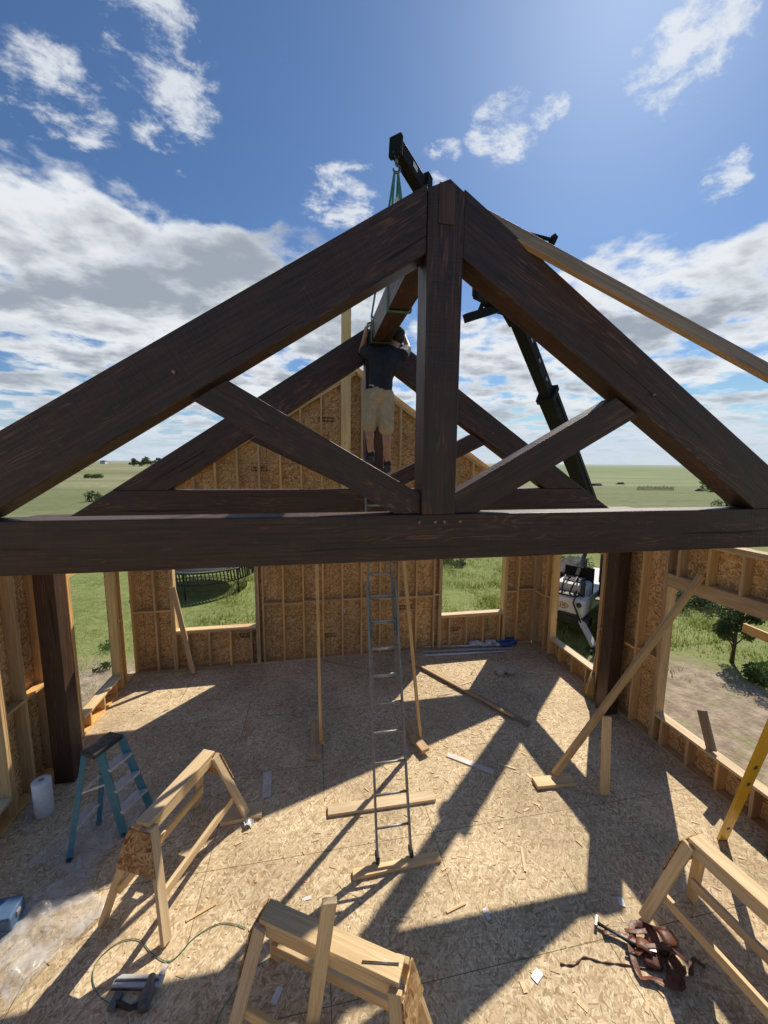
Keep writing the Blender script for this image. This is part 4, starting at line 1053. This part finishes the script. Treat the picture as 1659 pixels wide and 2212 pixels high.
# ------------------------------------------------------------------ sun + world
SEL = radians(46); SAZ = radians(40.5)
sd = V3((sin(SAZ)*cos(SEL), cos(SAZ)*cos(SEL), sin(SEL)))
sl = bpy.data.lights.new('sun','SUN'); so = bpy.data.objects.new('sun', sl); C.objects.link(so)
sl.energy = 5.0; sl.angle = radians(.5); sl.color = (1,.915,.78)
so.rotation_euler = sd.to_track_quat('Z','Y').to_euler(); so.location = (10,10,20)
W = bpy.data.worlds.new('World'); S.world = W; W.use_nodes = True
t = W.node_tree; t.nodes.clear(); nt = NT(t)
out = nt.n('ShaderNodeOutputWorld')
sky = nt.n('ShaderNodeTexSky', None, sky_type='NISHITA'); sky.sun_disc = False; sky.sun_elevation = SEL; sky.sun_rotation = SAZ; sky.air_density = 1.0; sky.dust_density = .4; sky.ozone_density = 3.0
skc = nt.mix(1.0, sky.outputs[0], (.72,.90,1.08), 'MULTIPLY')
skc = nt.n('ShaderNodeVectorMath', {0: skc, 1: (6.8,7.8,9.2)}, operation='MINIMUM').outputs[0]
bg = nt.n('ShaderNodeBackground', {'Color': skc, 'Strength': .090})
tc = nt.n('ShaderNodeTexCoord').outputs['Generated']
s = nt.n('ShaderNodeSeparateXYZ', {0: tc})
zc = nt.math('ADD', nt.math('MAXIMUM', s.outputs[2], 0.0), .16)
pv = nt.n('ShaderNodeCombineXYZ', {0: nt.math('DIVIDE', s.outputs[0], zc), 1: nt.math('DIVIDE', s.outputs[1], zc), 2: 0.0}).outputs[0]
na = nt.noise(pv, 3.4, 9, .56, .1)
n2 = nt.noise(nt.mapping(pv, (.6,1.0,1), (0,0,.3), (3,1,0)), 2.2, 7, .55, .15)
nb = nt.noise(nt.mapping(pv, (1.0,1.3,1), (0,0,-.5), (7,3,0)), 7.5, 9, .66, .15)
def dotn(v): return nt.n('ShaderNodeVectorMath', {0: tc, 1: tuple(v)}, operation='DOT_PRODUCT').outputs['Value']
def below(a, b):            # unit normal of the plane through two sight lines, positive below
    nn = ray(*a).normalized().cross(ray(*b).normalized()).normalized()
    return -nn if nn.z > 0 else nn
hl_ = nt.mr(dotn(below((-50,275),(800,545))), -.05, .09, 0, .58)
hr_ = nt.mr(dotn(below((1150,600),(1700,415))), -.05, .09, 0, .50)
thin = nt.mr(s.outputs[2], .10, .34, .66, 1)
bank = nt.math('MULTIPLY', nt.math('MAXIMUM', hl_, hr_), thin)
low = nt.mr(s.outputs[2], .05, .42, .03, 0)
bias = nt.math('ADD', bank, low)
for (px,py,rad,amp) in ((930,640,13,-.18),(1020,540,10,-.14)):
    bias = nt.math('ADD', bias, nt.mr(dotn(ray(px,py).normalized()), cos(radians(rad*1.15)), 1.0, 0, amp))
dens = nt.math('ADD', nt.math('MULTIPLY_ADD', na, 1.6, -.80+.5), nt.math('SUBTRACT', bias, .29))
mask = nt.mr(dens, .44, .68)
wb = None
for (px,py,rad,amp) in ((330,90,5.2,1),(415,180,3.2,.9),(130,220,4.5,.8),(370,275,4,.8),(20,185,3,.8),(280,50,3,.8),
                        (1500,95,4.8,1),(1430,160,2.8,.9),(1500,5,3.2,1),(1110,262,3.6,1),(1050,280,2.4,.8),(1180,240,2.4,.9),(950,350,2.6,1),(1570,378,2.6,1),(1375,155,1.9,.9),(740,440,5,.8)):
    bl = nt.mr(dotn(ray(px,py).normalized()), cos(radians(rad*1.2)), 1.0, 0, amp)
    wb = bl if wb is None else nt.math('MAXIMUM', wb, bl)
wisp = nt.mr(nt.math('ADD', nt.math('MULTIPLY', wb, .20), nb), .60, .80)
wisp = nt.math('MULTIPLY', wisp, nt.mr(wb, .02, .5))
mall = nt.math('MAXIMUM', mask, nt.math('MULTIPLY', wisp, .85))
thick = nt.mr(nt.math('ADD', nt.math('MULTIPLY', dens, .80), nt.math('MULTIPLY_ADD', n2, 1.25, -.57)), .48, .86)
cc = nt.mix(thick, (.84,.87,.90), (.35,.39,.45))
hz_ = nt.mr(s.outputs[2], .0, .20, 1, 0)
cc = nt.mix(nt.math('MULTIPLY', hz_, .6), cc, (.62,.70,.78))
bg2 = nt.n('ShaderNodeBackground', {'Color': cc, 'Strength': 1.0})
mx = nt.n('ShaderNodeMixShader', {0: nt.math('MULTIPLY', mall, .96)})
L(nt, bg.outputs[0], mx.inputs[1]); L(nt, bg2.outputs[0], mx.inputs[2])
bg3 = nt.n('ShaderNodeBackground', {'Color': (.60,.70,.80,1), 'Strength': 1.0})
mx2 = nt.n('ShaderNodeMixShader', {0: nt.mr(s.outputs[2], -.02, .15, .78, 0)})
L(nt, mx.outputs[0], mx2.inputs[1]); L(nt, bg3.outputs[0], mx2.inputs[2]); L(nt, mx2.outputs[0], out.inputs[0])
S.view_settings.view_transform = 'Standard'; S.view_settings.look = 'None'; S.view_settings.exposure = 0
